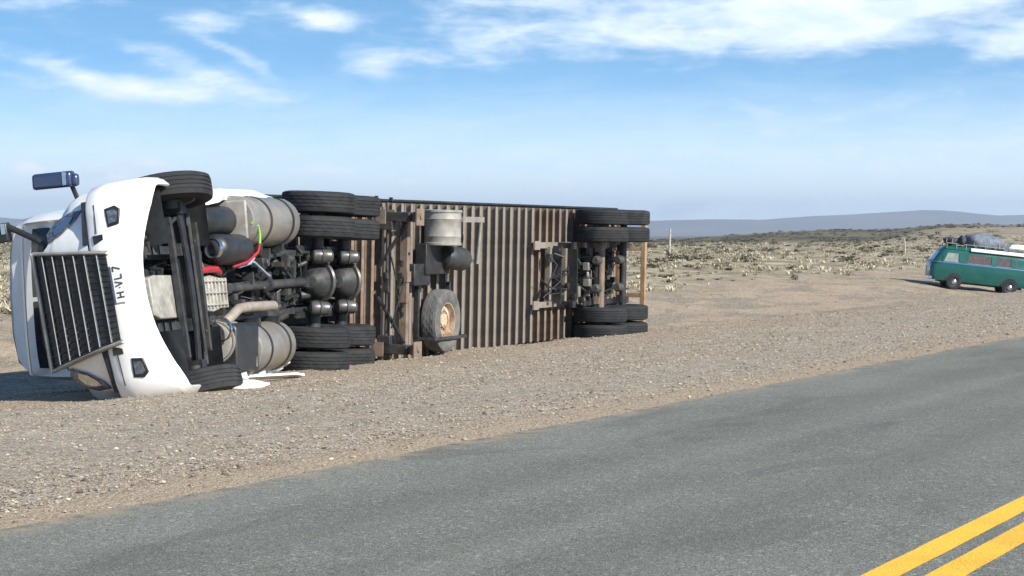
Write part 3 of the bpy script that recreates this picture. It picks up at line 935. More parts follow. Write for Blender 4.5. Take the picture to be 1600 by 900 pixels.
tp('gearbox', tr, 'cast', bevel=.008)
tp('gearbox_tail', MB().lathe([(0, 0), (.17, 0), (.16, .12), (.1, .22), (.09, .4), (0, .4)], (3.76, -.04, .62), (-1, 0, 0), 18), 'black_steel')
tp('bell_housing', MB().lathe([(.3, 0), (.32, .04), (.27, .2), (.22, .34), (.2, .5)], (5.0, -.06, .78), (-1, 0, 0), 22), 'black_steel')
tp('drive_shaft', MB().tube(seg((3.4, -.03, .6), (.5, 0, .54)), .06, 12).lathe([(.03, -.06), (.1, -.05), (.1, .05), (.03, .06)], (1.95, -.01, .57), (1, 0, 0), 16).box((3.38, -.03, .6), (.14, .12, .12)).box((.48, 0, .54), (.14, .13, .13)), 'grey_steel')
# front axle and steering
fa = MB()
for z0, z1, w in ((.36, .39, .11), (.47, .50, .11), (.39, .47, .03)):
    fa.grid([[(5.08 + w / 2 * sx_, y, (z0 if k in (0,) else z1) + .05 * abs(y) ** 2) for sx_, k in ((-1, 0), (1, 0), (1, 1), (-1, 1))] for y in np.linspace(-.93, .93, 15)], close_v=True)
tp('front_axle', fa, 'black_steel')
tp('tie_rod', MB().tube([(4.88, y, .40) for y in np.linspace(-.9, .9, 9)], .032, 8), 'grey_steel')
for xx, yb, zz_, w in ((4.62, .75, .44, .07), (5.34, .80, .44, .06)):
    tp('stabiliser_bar', MB().grid([[(xx + w * sx_, y, zz_ + w * sz_) for sx_, sz_ in ((-.5, -.5), (.5, -.5), (.5, .5), (-.5, .5))] for y in np.linspace(-yb, yb, 9)], close_v=True), 'grey_steel')
for s in (1, -1):
    ls = MB()
    for i in range(3):
        ls.grid([[(xx, s * .43 + w, .585 - i * .03 - .06 * math.cos((xx - 5.05) / 1.2 * 1.5) + t) for w, t in ((-.045, 0), (.045, 0), (.045, .022), (-.045, .022))] for xx in np.linspace(5.05 - .82 + i * .12, 5.05 + .80 - i * .12, 9)], close_v=True)
    ls.box((5.05, s * .43, .47), (.22, .14, .12))
    tp('leaf_spring', ls, 'grey_steel')
    tp('steering_knuckle', MB().box((5.08, s * .90, .5), (.16, .12, .3)).cyl((5.08, s * .90, .5), (5.08, s * 1.0, .5), .15, n=16).bar((5.05, s * .9, .42), (4.86, s * .86, .40), .05), 'black_steel')
    tp('shock_absorber', MB().cyl((4.82, s * .52, .45), (4.76, s * .50, .95), .045, n=12).cyl((4.82, s * .52, .45), (4.83, s * .52, .36), .02, n=8), 'grey_steel')
    wheel(TC, TWM(5.08 if s > 0 else 4.94, s * 1.10 if s > 0 else -1.15, .515) @ Matrix.Rotation(R(3 if s > 0 else 9), 4, 'X') @ Matrix.Rotation(R(6), 4, 'Z') @ (RZ180 if s < 0 else Matrix.Identity(4)), TYRE_RIB, RIM_ALU)
tp('steering_arm', MB().tube([(5.9, .56, .62), (5.5, .62, .52), (5.1, .80, .44)], .026, 8).box((5.95, .52, .72), (.3, .16, .3)).tube(seg((4.96, -.75, .36), (4.96, .7, .36)), .022, 8), 'grey_steel')
tp('coolant_pipe', MB().tube([(6.25, .58, .62), (6.0, .60, .56), (5.7, .70, .6), (5.45, .82, .7)], .035, 10), 'galv')
# wheel housings
for s in (1, -1):
    rows = []
    for t in np.linspace(R(-18), R(198), 15):
        rows.append([(5.08 + .66 * math.cos(t), s * y, .53 + .64 * math.sin(t)) for y in (1.12, .9, .55, .48)])
    tp('wheel_housing', MB().grid(rows), 'dark_plastic')
# drive axles
for i, ax in enumerate((0.0, -1.35)):
    ab = MB().cyl((ax, -.95, .51), (ax, .95, .51), .085, n=16)
    ab.lathe([(0, -.30), (.09, -.28), (.15, -.2), (.235, -.1), (.27, -.02), (.275, .03), (.25, .1), (.17, .16), (.08, .19), (0, .2)], (ax, 0, .51), (-1, 0, 0), 28)
    tp('drive_axle', ab, 'grey_steel')
    rg = MB().lathe([(.24, -.03), (.30, -.03), (.315, 0), (.30, .035), (.24, .035)], (ax - .02, 0, .50), (-1, 0, -.35), 32, closed=True)
    for kk in range(12):
        t = kk * PI / 6
        rg.box((ax + .03, math.cos(t) * .27, .5 + math.sin(t) * .27), (.05, .03, .03))
    tp('differential_ring', rg, 'chamber')
    for s in (1, -1):
        bc = MB().lathe([(0, -.15), (.05, -.148), (.09, -.12), (.1, -.08), (.1, -.01), (.112, 0), (.1, .02), (.095, .12), (.06, .16), (0, .165)], (ax + .16, s * .36, .40), (-.55, 0, -.9), 20)
        tp('brake_chamber', bc, 'chamber')
        tp('brake_drum', MB().lathe([(.15, -.12), (.21, -.12), (.215, 0), (.21, .1), (.15, .1)], (ax, s * .72, .51), (0, 1, 0), 24), 'black_steel')
        tp('spring_seat', MB().box((ax, s * .5, .62), (.24, .16, .12)).lathe([(.0, 0), (.12, 0), (.14, .05), (.12, .1), (.14, .15), (.12, .2), (0, .2)], (ax - .42, s * .45, .62), (0, 0, 1), 16).bar((ax + .55, s * .45, .62), (ax - .5, s * .45, .56), .09, .04), 'black_steel')
        for y in (1.095, .76):
            wheel(TC, TWM(ax, s * y, .515) @ (RZ180 if s < 0 else Matrix.Identity(4)) @ Matrix.Rotation(random.uniform(0, 6), 4, 'Y'), TYRE_LUG, RIM_ALU)
tp('inter_axle_shaft', MB().cyl((-.2, 0, .56), (-1.1, 0, .55), .05, n=12), 'grey_steel')
tp('torque_rod', MB().bar((-.67, .42, .62), (-.67, -.42, .62), .07).bar((-.67, .3, .68), (-.05, .08, .72), .05).bar((-.67, -.3, .68), (-.05, -.08, .72), .05), 'grey_steel')
tp('frame_crossmember', MB().bar((.75, .3, .6), (.75, -.3, .6), .09, .05), 'grey_steel')
tp('fifth_wheel', MB().prism([(-.2, .45), (-.2, -.45), (-.75, -.48), (-1.15, -.3), (-1.15, -.12), (-.75, -.05), (-.75, .05), (-1.15, .12), (-1.15, .3), (-.75, .48)], .99, 1.045, 'z').box((-.62, .38, .94), (.4, .06, .12)).box((-.62, -.38, .94), (.4, .06, .12)), 'black_steel')
# fuel tanks with straps
for s, x0, x1 in ((1, 1.36, 3.05), (-1, 1.55, 3.05)):
    cz, cy, r = .60, s * .80, .315
    mb = MB().lathe([(0, 0), (r * .7, 0), (r * .92, .012), (r, .05), (r, x1 - x0 - .05), (r * .92, x1 - x0 - .012), (r * .7, x1 - x0), (0, x1 - x0)], (x0, cy, cz), (1, 0, 0), 40)
    tank = tp('fuel_tank', mb, 'alu')
    for xx in (x0 + .30, x0 + 1.10):
        tp('tank_strap', MB().lathe([(r + .002, -.03), (r + .010, -.03), (r + .010, .03), (r + .002, .03)], (xx, cy, cz), (1, 0, 0), 40, closed=True), 'black_steel', tank)
    for bx_ in (x0 + .30, x0 + 1.10):
        tp('tank_bracket', MB().box((bx_, s * .52, .68), (.08, .2, .5)), 'black_steel')
    # step skirt of the cab below the door, torn loose on the lower side
    yo = 1.17
    rows = []
    for xx in np.linspace(1.0, 4.35, 13):
        taper = .10 * sstep(xx, 3.2, 4.3) + (.10 * sstep(-xx, -2.2, -1.0))
        zb = .62 - .22 * math.exp(-((xx - 3.9) / .5) ** 2) + .02 * math.sin(xx * 5)
        if s < 0:
            zb += .06 * math.sin(xx * 7) - .10
        rows.append([(xx, s * (yo - taper + .03), 1.15), (xx, s * (yo - taper + .05), .9), (xx, s * (yo - taper + .04), zb + .05), (xx, s * (yo - taper), zb), (xx, s * (yo - taper - .11), zb + .02), (xx, s * (yo - taper - .11), zb + .06)])
    tp('step_skirt', MB().grid(rows, close_v=True), 'white')
# battery box / silencer on the lower side, air tanks on the upper side
tp('battery_box', MB().prism([(-.46, .38), (-.52, .33), (-1.06, .36), (-1.12, .45), (-1.12, .9), (-.46, .95)], 3.0, 3.85, 'x'), 'dark_plastic', bevel=.03)
tp('exhaust_filter', MB().lathe([(0, 0), (.2, 0), (.235, .02), (.24, .06), (.24, .62), (.235, .66), (.2, .68), (0, .68)], (4.0, -.66, .60), (-1, 0, 0), 30).lathe([(.245, -.02), (.262, -.02), (.262, .02), (.245, .02)], (3.95, -.66, .6), (1, 0, 0), 30, closed=True), 'galv')
tp('exhaust_pipe', MB().tube([(3.75, -.45, .52), (3.55, -.36, .47), (3.35, -.29, .46), (3.0, -.275, .46), (2.0, -.28, .46), (1.88, -.3, .5)], .062, 14), 'exhaust')
for (x0, x1, y, z, r) in ((3.14, 4.22, .80, .62, .185), (2.95, 4.0, .44, .50, .19)):
    L = x1 - x0
    tp('air_tank', MB().lathe([(0, 0), (r * .5, .02), (r * .85, .06), (r, .12), (r, L - .12), (r * .85, L - .06), (r * .5, L - .02), (0, L)], (x0, y, z), (1, 0, 0), 28), 'dark_plastic')
tp('tank_end_plate', MB().box((3.10, .80, .62), (.05, .5, .52)), 'galv', bevel=.02)
tp('tank_end_plate', MB().box((3.10, -.80, .60), (.05, .45, .5)), 'galv', bevel=.02)
tp('clamp_ring', MB().lathe([(.10, -.03), (.12, -.03), (.12, .03), (.10, .03)], (4.05, .45, .45), (1, 0, .3), 18, closed=True), 'chrome')
tp('clamp_ring', MB().lathe([(.13, -.02), (.145, -.02), (.145, .02), (.13, .02)], (4.05, -.52, .45), (1, 0, .3), 18, closed=True), 'chrome')
# hoses
tp('red_air_hose', MB().tube([(4.45, .19, .50), (4.25, .2, .46), (4.0, .2, .46), (3.85, .16, .49)], .04, 8).tube([(3.55, .22, .42), (3.2, .28, .34), (2.95, .40, .30), (2.88, .50, .30)], .016, 8), 'red')
tp('green_air_hose', MB().tube([(2.88, .50, .30), (2.86, .62, .30), (2.9, .72, .30), (3.05, .76, .33)], .016, 8), 'green')
tp('pale_air_hose', MB().tube([(2.95, .33, .36), (3.05, .26, .38), (3.35, .22, .42)], .018, 8).tube([(2.85, .28, .4), (2.5, .2, .44), (2.2, .12, .46), (2.0, .1, .5)], .016, 8), 'blue')
hz = MB()
for i in range(64):
    x0, y0 = random.uniform(-1.6, 5.6), random.uniform(-.4, .4)
    x1, y1 = x0 + random.uniform(-1.2, 1.2), random.uniform(-.42, .42)
    x1 = min(x1, 5.4)
    x0 = min(x0, 5.4)
    hz.tube([(x0, y0, .8), (x0 * .6 + x1 * .4, y0 + random.uniform(-.1, .1), .55 + random.uniform(0, .2)), ((x0 + x1) / 2, (y0 + y1) / 2, .5 + random.uniform(0, .25)), (x1, y1, .8)], random.choice((.010, .014, .02, .026)), 6)
tag_stuff = tp('air_lines', hz, 'black_steel')
tag_stuff['kind'] = 'stuff'
hz = MB()
for i in range(120):
    xx, yy = random.uniform(-1.8, 4.4), random.choice((-1, 1)) * random.uniform(.05, .42)
    c = (xx, yy, random.uniform(.5, .85))
    if random.random() < .5:
        hz.box(c, (random.uniform(.04, .2), random.uniform(.04, .16), random.uniform(.05, .16)))
    else:
        hz.cyl(c, (c[0] + random.uniform(-.1, .1), c[1] + random.uniform(-.1, .1), c[2] + .1), random.uniform(.025, .07), n=10)
tag_stuff = tp('frame_fittings', hz, 'grey_steel')
tag_stuff['kind'] = 'stuff'
hz = MB()
for i in range(110):
    xx, yy = random.uniform(4.7, 6.1), random.choice((-1, 1)) * random.uniform(.36, .85)
    hz.box((xx, yy, random.uniform(.62, .95)), (random.uniform(.05, .25), random.uniform(.04, .2), random.uniform(.05, .2)))
tag_stuff = tp('engine_fittings', hz, 'black_steel')
tag_stuff['kind'] = 'stuff'
tp('suspension_valve', MB().box((2.35, .27, .5), (.16, .12, .14)).cyl((2.35, .27, .46), (2.35, .27, .38), .05, n=12), 'grey_steel', bevel=.01)
tp('suspension_valve', MB().box((1.6, -.2, .56), (.12, .16, .1)), 'grey_steel', bevel=.01)
tp('air_dryer', MB().cyl((1.35, .32, .52), (1.15, .32, .5), .06, n=12), 'grey_steel')

# ---- cab shell
cabp = [(1.00, .98), (1.06, 1.4), (1.08, 1.95), (1.07, 2.5), (1.06, 3.1), (1.04, 3.35), (.98, 3.6), (.86, 3.75), (.5, 3.82), (0, 3.84)]


def cab_x(z, x):
    """front stations rake back above the cowl"""
    k = sstep(x, 2.4, 3.35)
    rake = .38 * sstep(z, 2.05, 3.2) + .55 * sstep(z, 3.2, 3.9)
    return x - k * rake


rows = []
for xx, wsc in ((1.0, .99), (1.3, 1.0), (2.0, 1.0), (2.6, 1.0), (3.0, .995), (3.25, .98), (3.38, .93)):
    rr = [(cab_x(z, xx), y * wsc, z) for y, z in cabp] + [(cab_x(z, xx), -y * wsc, z) for y, z in cabp[-2::-1]]
    rows.append(rr)
cab_mb = MB().grid(rows)
n_ = len(rows[0])
cab_mb.f.append(tuple(range(n_)))
k0 = (len(rows) - 1) * n_
cab_mb.f.append(tuple(range(k0 + n_ - 1, k0 - 1, -1)))
cab = tp('cab', cab_mb, 'white', angle=50)


def wx_(y, z):
    return 3.38 - .38 * float(sstep(z, 2.05, 3.2)) - .10 * (abs(y) / .95) ** 3


for s in (1, -1):
    zs = np.linspace(2.12, 3.28, 7)
    ys = np.linspace(.03, .93, 7)
    rows = [[(wx_(y, z) + .02, s * (y - .04 * (z - 2.1) * (y / .93)), z) for y in ys] for z in zs]
    back = [[(p[0] - .03, p[1], p[2]) for p in r] for r in rows]
    tp('windscreen', MB().grid(rows).grid(back), 'glass', cab)
    tp('side_window', MB().prism([(2.0, 2.1), (3.1, 2.1), (2.85, 2.85), (2.0, 2.9)], s * 1.035, s * 1.085, 'y'), 'glass', cab)
    dr_ = tp('door', MB().prism([(1.95, 1.2), (3.2, 1.2), (3.2, 2.05), (1.95, 2.05)], s * 1.05, s * 1.082, 'y'), 'white', cab)
    tp('door_handle', MB().box((2.1, s * 1.1, 1.75), (.2, .03, .05)), 'dark_plastic', cab)
tp('sun_visor', MB().grid([[(3.05 + .12 * t - .08 * (abs(y)) ** 3, y, 3.38 - .08 * t) for t in (0, .5, 1)] for y in np.linspace(-.95, .95, 11)]).grid([[(3.02 + .12 * t - .08 * (abs(y)) ** 3, y, 3.41 - .08 * t) for t in (0, .5, 1)] for y in np.linspace(-.95, .95, 11)]), 'white')
tp('cab_back_panel', MB().box((.97, 0, 2.2), (.05, 1.9, 2.3)), 'white')

# ---- hood with fenders
stations = [6.12, 5.98, 5.80, 5.70, 5.62, 5.5, 5.3, 5.08, 4.86, 4.66, 4.54, 4.46, 4.2, 3.8, 3.4]
ZF = 1.05


def hood_x(xs_, z):
    k = float(sstep(xs_, 4.9, 6.12))
    return xs_ + .16 * k - k * (.34 * max(z - ZF, 0) + .40 * max(z - 1.55, 0) ** 1.5)


def sweep(y, k=1.0):
    return k * .42 * max(0.0, (abs(y) - .55) / .6) ** 1.6


def sw_k(xs_):
    return float(sstep(xs_, 5.62, 6.1))


rows = []
for xs_ in stations:
    t = (6.12 - xs_) / (6.12 - 3.4)
    yf = 1.09 + .10 * float(sstep(6.2 - xs_, .0, .6)) - .06 * float(sstep(t, .6, 1))
    yh = .66 + .24 * t
    zt = 1.76 + .34 * t
    q = .67 ** 2 - (xs_ - 5.08) ** 2
    zb = .52 + math.sqrt(q) if q > 0 else (.66 if xs_ < 5 else 1.03)
    zb = min(max(zb, .62), 1.19)
    if xs_ > 5.6:
        zb = max(zb, 1.03)
    half = [(yf, zb), (yf + .01, max(zb + .03, 1.12)), (yf - .005, 1.26), (yf - .05, 1.38), (yf - .14, 1.49), (yh + .06, 1.585), (yh + .0, 1.66), (yh - .06, zt - .05), (yh * .75, zt - .012), (yh * .4, zt + .01), (0, zt + .02)]
    lim = .93 if xs_ > 6.05 else (.985 if xs_ > 5.9 else 1)
    rr = [(hood_x(xs_, z) - sweep(y * lim, sw_k(xs_)), y * lim, z) for y, z in half] + [(hood_x(xs_, z) - sweep(y * lim, sw_k(xs_)), -y * lim, z) for y, z in half[-2::-1]]
    rows.append(rr)
hood_mb = MB().grid(rows)
nr = len(rows[0])
hh = nr // 2
# front face of the hood, bowed back towards both fenders
hood_mb.grid([[(hood_x(6.12, p[2]) - sweep(abs(p[1]) * t), p[1] * t, p[2]) for t in np.linspace(1, -1, 17)] for p in rows[0][:hh + 1]])
hood = tp('hood', hood_mb, 'white', angle=40)


def front_x(y, z):
    """front skin of hood / bumper at (y, z)"""
    return hood_x(6.12, z)


def gx(z):
    return 6.375 - .36 * max(z - ZF, 0) - .40 * max(z - 1.55, 0) ** 1.5


# grille
GC = -.04
gz0, gz1 = .80, 1.73
gw = lambda z: .47 + .16 * (z - gz0) / (gz1 - gz0)
zs = np.linspace(gz0, gz1, 10)
rows = [[(gx(z) + o_, GC + t * gw(z), z) for t in np.linspace(-1, 1, 9)] for z in zs for o_ in (0,)]
back = [[(gx(z) - .06, GC + t * gw(z), z) for t in np.linspace(-1, 1, 9)] for z in zs]
gm = MB().grid(rows).grid(back)
gm.grid([[(gx(z), GC + gw(z), z), (gx(z) - .06, GC + gw(z), z)] for z in zs]).grid([[(gx(z), GC - gw(z), z), (gx(z) - .06, GC - gw(z), z)] for z in zs])
grille = tp('grille', gm, 'dark_plastic')
sl = MB()
for t in np.linspace(-.93, .93, 15):
    for za, zb_ in zip(zs[:-1], zs[1:]):
        sl.bar((gx(za) + .009, GC + t * gw(za), za), (gx(zb_) + .009, GC + t * gw(zb_), zb_), .012, .012)
tp('grille_mesh', sl, 'dark_plastic', grille)
for i in range(6):
    z = gz0 + .10 + i * .142
    w = gw(z) - .01
    tp('grille_bar', MB().grid([[(gx(z) + .002 + o_, GC + t * w, z + dz_) for o_, dz_ in ((0, -.009), (.03, -.006), (.034, 0), (.03, .006), (0, .009))] for t in np.linspace(-1, 1, 9)], close_v=True), 'bar', grille)
sr = MB()
fw = .034
for sgn in (1, -1):
    sr.grid([[(gx(z) + o_, GC + sgn * (gw(z) + e_), z) for o_, e_ in ((-.05, -.0), (.03, .004), (.036, fw * .5), (.025, fw), (-.05, fw + .01))] for z in np.linspace(gz0 - .01, gz1 + .04, 10)])
for z, dz_ in ((gz1, .055),):
    sr.grid([[(gx(z) + o_ - .02, GC + t * (gw(z) + fw), z + e_) for o_, e_ in ((-.03, -.0), (.045, .004), (.05, dz_ * .5), (.02, dz_), (-.05, dz_ + .01))] for t in np.linspace(-1, 1, 9)])
tp('grille_surround', sr, 'galv')
tp('surround_trim', MB().grid([[(gx(z) + .034 + o_, GC + sgn * (gw(z) + .03 + e_), z) for o_, e_ in ((0, -.006), (.012, 0), (0, .006))] for z in np.linspace(gz0, gz1, 10)]) if False else MB().grid([[(gx(gz1) + .02 + o_, GC + t * (gw(gz1) + .03), gz1 + .03 + e_) for o_, e_ in ((0, -.01), (.018, 0), (0, .01))] for t in np.linspace(-1, 1, 9)]), 'chrome')

# bumper, swept along a plan curve
path = []
for t in np.linspace(-1, 1, 41):
    u = abs(t)
    y = 1.16 * math.sin(min(u * 1.18, 1.0) * PI / 2) ** .92 if u < .86 else None
    path.append(t)
plan = []
for y in np.linspace(0, .80, 9):
    plan.append((6.33 - .09 * (y / .8) ** 2, y))
for t in np.linspace(0, 1, 9)[1:]:
    a_ = t * R(80)
    plan.append((6.24 - .36 * (1 - math.cos(a_)) * .9 - .02 * t, .80 + .36 * math.sin(a_)))
for xx in (5.86, 5.72, 5.60):
    plan.append((xx, 1.165 + .01 * (5.86 - xx)))
plan = [(xx, y * 1.055) for xx, y in plan]
plan = [(xx, -y) for xx, y in plan[::-1]] + plan[1:]
plan = [np.array(p) for p in plan]
rows = []
for i, p in enumerate(plan):
    t = plan[min(i + 1, len(plan) - 1)] - plan[max(i - 1, 0)]
    t = t / np.linalg.norm(t)
    nrm = np.array([t[1], -t[0]])
    if nrm @ (p - np.array([5.2, 0])) < 0:
        nrm = -nrm
    wrap = float(sstep(abs(p[1]), .9, 1.17))
    e = i / (len(plan) - 1) * 2 - 1
    endz = float(sstep(6.05 - p[0], 0, .45))
    lowz = .31 + .27 * max(0.0, 1 - (abs(p[1]) / 1.12) ** 2.2)
    prof = [(-.10, 1.00), (-.02, 1.015), (.0, .99), (.022, .82), (.018, .72), (.0, lowz + .10), (-.02, lowz + .05), (-.06, lowz + .01), (-.22, lowz - .06), (-.25, lowz - .04), (-.22, lowz + .02), (-.10, lowz + .10), (-.06, .75), (-.06, .95)]
    k_in = 1 - .55 * wrap
    zt_ = 1.0 - .28 * endz
    pr = []
    for o_, z in prof:
        z2 = lowz + (z - lowz) * (zt_ - lowz) / (1.0 - lowz) if z > lowz else z
        oo = o_ if o_ > -.06 else o_ * k_in
        pr.append((p[0] + nrm[0] * oo, p[1] + nrm[1] * oo, z2))
    rows.append(pr)
bm_ = MB().grid(rows, close_v=True)
bm_.f.append(tuple(range(len(prof))))
k0 = (len(rows) - 1) * len(prof)
bm_.f.append(tuple(range(k0 + len(prof) - 1, k0 - 1, -1)))
bumper = tp('bumper', bm_, 'white', angle=40)


def bump_x(y):
    ys = np.array([p[1] for p in plan])
    return float(np.interp(y, ys, [p[0] for p in plan]))


def on_bumper(poly, off0, off1):
    return MB().prism(poly, lambda y, z: bump_x(y) + off0, lambda y, z: bump_x(y) + off1, 'x')


for s in (1, -1):
    fl = on_bumper([(s * .72, .76), (s * .93, .78), (s * .95, .66), (s * .90, .60), (s * .74, .63)], -.05, .03)
    fog = tp('fog_lamp', fl, 'dark_plastic', bumper, bevel=.008)
    tp('fog_lens', on_bumper([(s * .76, .74), (s * .90, .75), (s * .91, .67), (s * .88, .63), (s * .77, .65)], .03, .036), 'lamp', bumper)
    tp('bumper_slot', on_bumper([(s * .56, .94), (s * .66, .95), (s * .66, .83), (s * .60, .83)], -.02, .022), 'dark_plastic', bumper)
    # head lamps in the fender corners
    hp = [(s * .70, 1.56), (s * .80, 1.60), (s * .93, 1.50), (s * 1.0, 1.32), (s * 1.0, 1.14), (s * .90, 1.20), (s * .78, 1.36)]
    hl = MB().prism(hp, lambda y, z: 6.00 - .3 * max(z - ZF, 0) - sweep(y), lambda y, z: 6.312 - .34 * max(z - ZF, 0) - .40 * max(z - 1.55, 0) ** 1.5 - sweep(y), 'x')
    lamp = tp('headlight', hl, 'lamp', bevel=.015)
    hp2 = [(s * (.86 + (abs(y) - .86) * .6), 1.36 + (z - 1.36) * .55) for y, z in hp]
    tp('lamp_reflector', MB().prism(hp2, lambda y, z: 6.0 - sweep(y), lambda y, z: 6.320 - .34 * max(z - ZF, 0) - .40 * max(z - 1.55, 0) ** 1.5 - sweep(y), 'x'), 'chrome', lamp)
    tp('bumper_gap_shade', MB().prism([(s * .58, 1.018), (s * 1.06, 1.018), (s * 1.06, 1.065), (s * .58, 1.085)], lambda y, z: bump_x(y) - .2, lambda y, z: bump_x(y) - .008, 'x'), 'dark_plastic')  # dark strip painting the shade of the open gap above the bumper
# licence plate reading from the lower side upwards
PY, PZ = .10, .715
for s in (1, -1):
    # seam between fender and hood top
    tp('panel_seam', MB().tube([(hood_x(xs_, 1.60) + .004, s * (.66 + .24 * (6.12 - xs_) / 2.72 + .045), 1.605) for xs_ in (6.05, 5.8, 5.4, 5.0, 4.6, 4.2)], .007, 6), 'dark_plastic', hood)
tp('bumper_seam', on_bumper([(-1.0, .905), (-.62, .905), (-.62, .897), (-1.0, .897)], -.01, .024), 'dark_plastic', bumper)
tp('bumper_seam', on_bumper([(1.0, .905), (.68, .905), (.68, .897), (1.0, .897)], -.01, .024), 'dark_plastic', bumper)
plate = tp('licence_plate', MB().box((bump_x(0) + .032, PY, PZ), (.012, .42, .13)), 'plate', bumper, bevel=.003)
glyphs = {'H': [((0, 0), (0, 1)), ((.6, 0), (.6, 1)), ((0, .5), (.6, .5))], 'V': [((0, 1), (.3, 0)), ((.3, 0), (.6, 1))], 'L': [((0, 1), (0, 0)), ((0, 0), (.55, 0))],
          '7': [((0, 1), (.6, 1)), ((.6, 1), (.2, 0))], '.': [((.2, .45), (.35, .45))]}
cur = -.155
gl = MB()
for ch_ in 'H.VL7':
    wsc = .10
    for (p, q) in glyphs[ch_]:
        P0 = (bump_x(0) + .040, PY + cur + p[0] * .085, PZ - .042 + p[1] * .084)
        P1 = (bump_x(0) + .040, PY + cur + q[0] * .085, PZ - .042 + q[1] * .084)
        gl.bar(P0, P1, .004, .015, up=(0, P1[2] - P0[2] + 1e-3, -(P1[1] - P0[1])) if False else (1, 0, 0)) if False else gl.bar(P0, P1, .016, .005, up=(1, 0, 0))
    cur += .04 if ch_ == '.' else .082
tp('plate_lettering', gl, 'ink', bumper)

# mirrors
mh = MB().box((3.5, 1.49, 2.66), (.16, .20, .52)).box((3.5, 1.47, 2.38), (.10, .16, .10))
mir = tp('door_mirror', mh, 'mirror', bevel=.04)
tp('mirror_bracket', MB().tube([(3.45, 1.40, 2.45), (3.38, 1.22, 2.42), (3.3, 1.05, 2.3)], .03, 8), 'dark_plastic', mir)
tp('mirror_reflector', MB().box((3.584, 1.50, 2.48), (.01, .16, .05)), 'chrome', mir)
hm = tp('hood_mirror', MB().tube([(5.62, .60, 1.83), (5.66, .72, 1.80), (5.66, .79, 1.88), (5.62, 1.0, 2.22)], .035, 10).box((5.60, .94, 2.33), (.12, .22, .22)), 'dark_plastic', bevel=.02)
tp('mirror_reflector', MB().box((5.665, .98, 2.26), (.01, .12, .05)), 'chrome', hm)
tp('hood_latch', MB().box((5.7, .80, 1.66), (.1, .05, .05)), 'dark_plastic')


def world_tc(p):
    return TC.matrix_world @ Vector(TW(p))


bpy.context.view_layer.update()

# ------------------------------------------------------------------ broken pieces on the ground
def shard(name, pts, thick, at, rotz, tilt, label):
    mb = MB().prism(pts, 0, thick, 'z')
    o = link(name, mb.mesh(name, M['white']), None, Matrix.Translation(at) @ Matrix.Rotation(rotz, 4, 'Z') @ Matrix.Rotation(tilt, 4, 'X'))
    return tag(o, label, 'debris')


def on_ground(px, py):
    """walk a view ray down to the ground"""
    for Y in np.arange(10, 400, .05):
        X = (px - 800) / 3200 * Y
        z = EYE - (py - 367) / 3200 * Y
        if z <= ground_h(*ad_of(X, Y)):
            return X, Y, float(ground_h(*ad_of(X, Y)))


g1 = on_ground(382, 606)
shard('fairing_fragment', [(-.25, -.1), (.1, -.16), (.3, -.02), (.16, .12), (-.18, .14)], .02, (g1[0], g1[1], g1[2] + .03), .5, .25, 'white broken fairing piece lying on the gravel by the lower front wheel')
g1 = on_ground(425, 596)
shard('fairing_strip', [(-.42, -.05), (.3, -.09), (.44, -.02), (.4, .07), (-.38, .08)], .025, (g1[0], g1[1], g1[2] + .05), .55, -.35, 'white bent fairing strip on the ground under the lower fuel tank')

# ------------------------------------------------------------------ camper van
VX, VZ = 20.35, 86.0
va, vd = ad_of(18.5, 86)
zf = float(np.interp(vd, PD, PH))
CV = link('camper_van', None, None)
f_ = np.array([-.985, .05, .105])
f_ /= np.linalg.norm(f_)
l_ = np.cross(np.array([0, 0, 1.0]), f_)
l_ /= np.linalg.norm(l_)
u_ = np.cross(f_, l_)
front_axle = on_ground(1490, 452.5)
org = np.array([front_axle[0], front_axle[1] + .8, EYE - (452.5 - 367) / 3200 * front_axle[1]])
CV.matrix_basis = Matrix(((f_[0], l_[0], u_[0], org[0]), (f_[1], l_[1], u_[1], org[1]), (f_[2], l_[2], u_[2], org[2]), (0, 0, 0, 1)))
tag(CV, 'old teal camper van with a loaded roof parked on the verge, facing left', 'van')
VM = Matrix(CV.matrix_basis)
# local: x forward with 0 at the front axle, y to the van's left (towards us), z up
side = [(1.02, .42), (1.06, .7), (1.0, 1.12), (.92, 1.2), (.66, 1.72), (.5, 1.82), (-3.0, 1.82), (-3.22, 1.70), (-3.32, 1.2), (-3.34, .7), (-3.28, .40)]


def van_half(z):
    return float(np.interp(z, [.3, .5, .9, 1.15, 1.72, 1.86, 1.95], [.80, .85, .865, .85, .74, .66, .45]))


def xf(z):
    return float(np.interp(z, [.3, .42, .7, 1.12, 1.2, 1.72, 1.84, 1.95], [.98, 1.02, 1.06, 1.02, .96, .64, .5, .3]))


def xr(z):
    return float(np.interp(z, [.3, .4, .7, 1.2, 1.7, 1.84, 1.95], [-3.24, -3.28, -3.34, -3.32, -3.22, -3.1, -2.9]))


def van_ring(z, n_side=22):
    hw, a0, a1 = van_half(z), xr(z), xf(z)
    cr = .24
    pts = []
    cx1, cx0 = a1 - cr, a0 + cr
    for t in np.linspace(0, PI / 2, 6):
        pts.append((cx1 + cr * math.sin(t) * (1 if True else 0), -(hw - cr) - cr * math.cos(t), z))
    for t in np.linspace(0, PI / 2, 6):
        pts.append((cx1 + cr * math.cos(t), (hw - cr) + cr * math.sin(t), z))
    for t in np.linspace(0, PI / 2, 6):
        pts.append((cx0 - cr * math.sin(t), (hw - cr) + cr * math.cos(t), z))
    for t in np.linspace(0, PI / 2, 6):
        pts.append((cx0 - cr * math.cos(t), -(hw - cr) - cr * math.sin(t), z))
    return pts


def ring_arch(z):
    return van_ring(z)


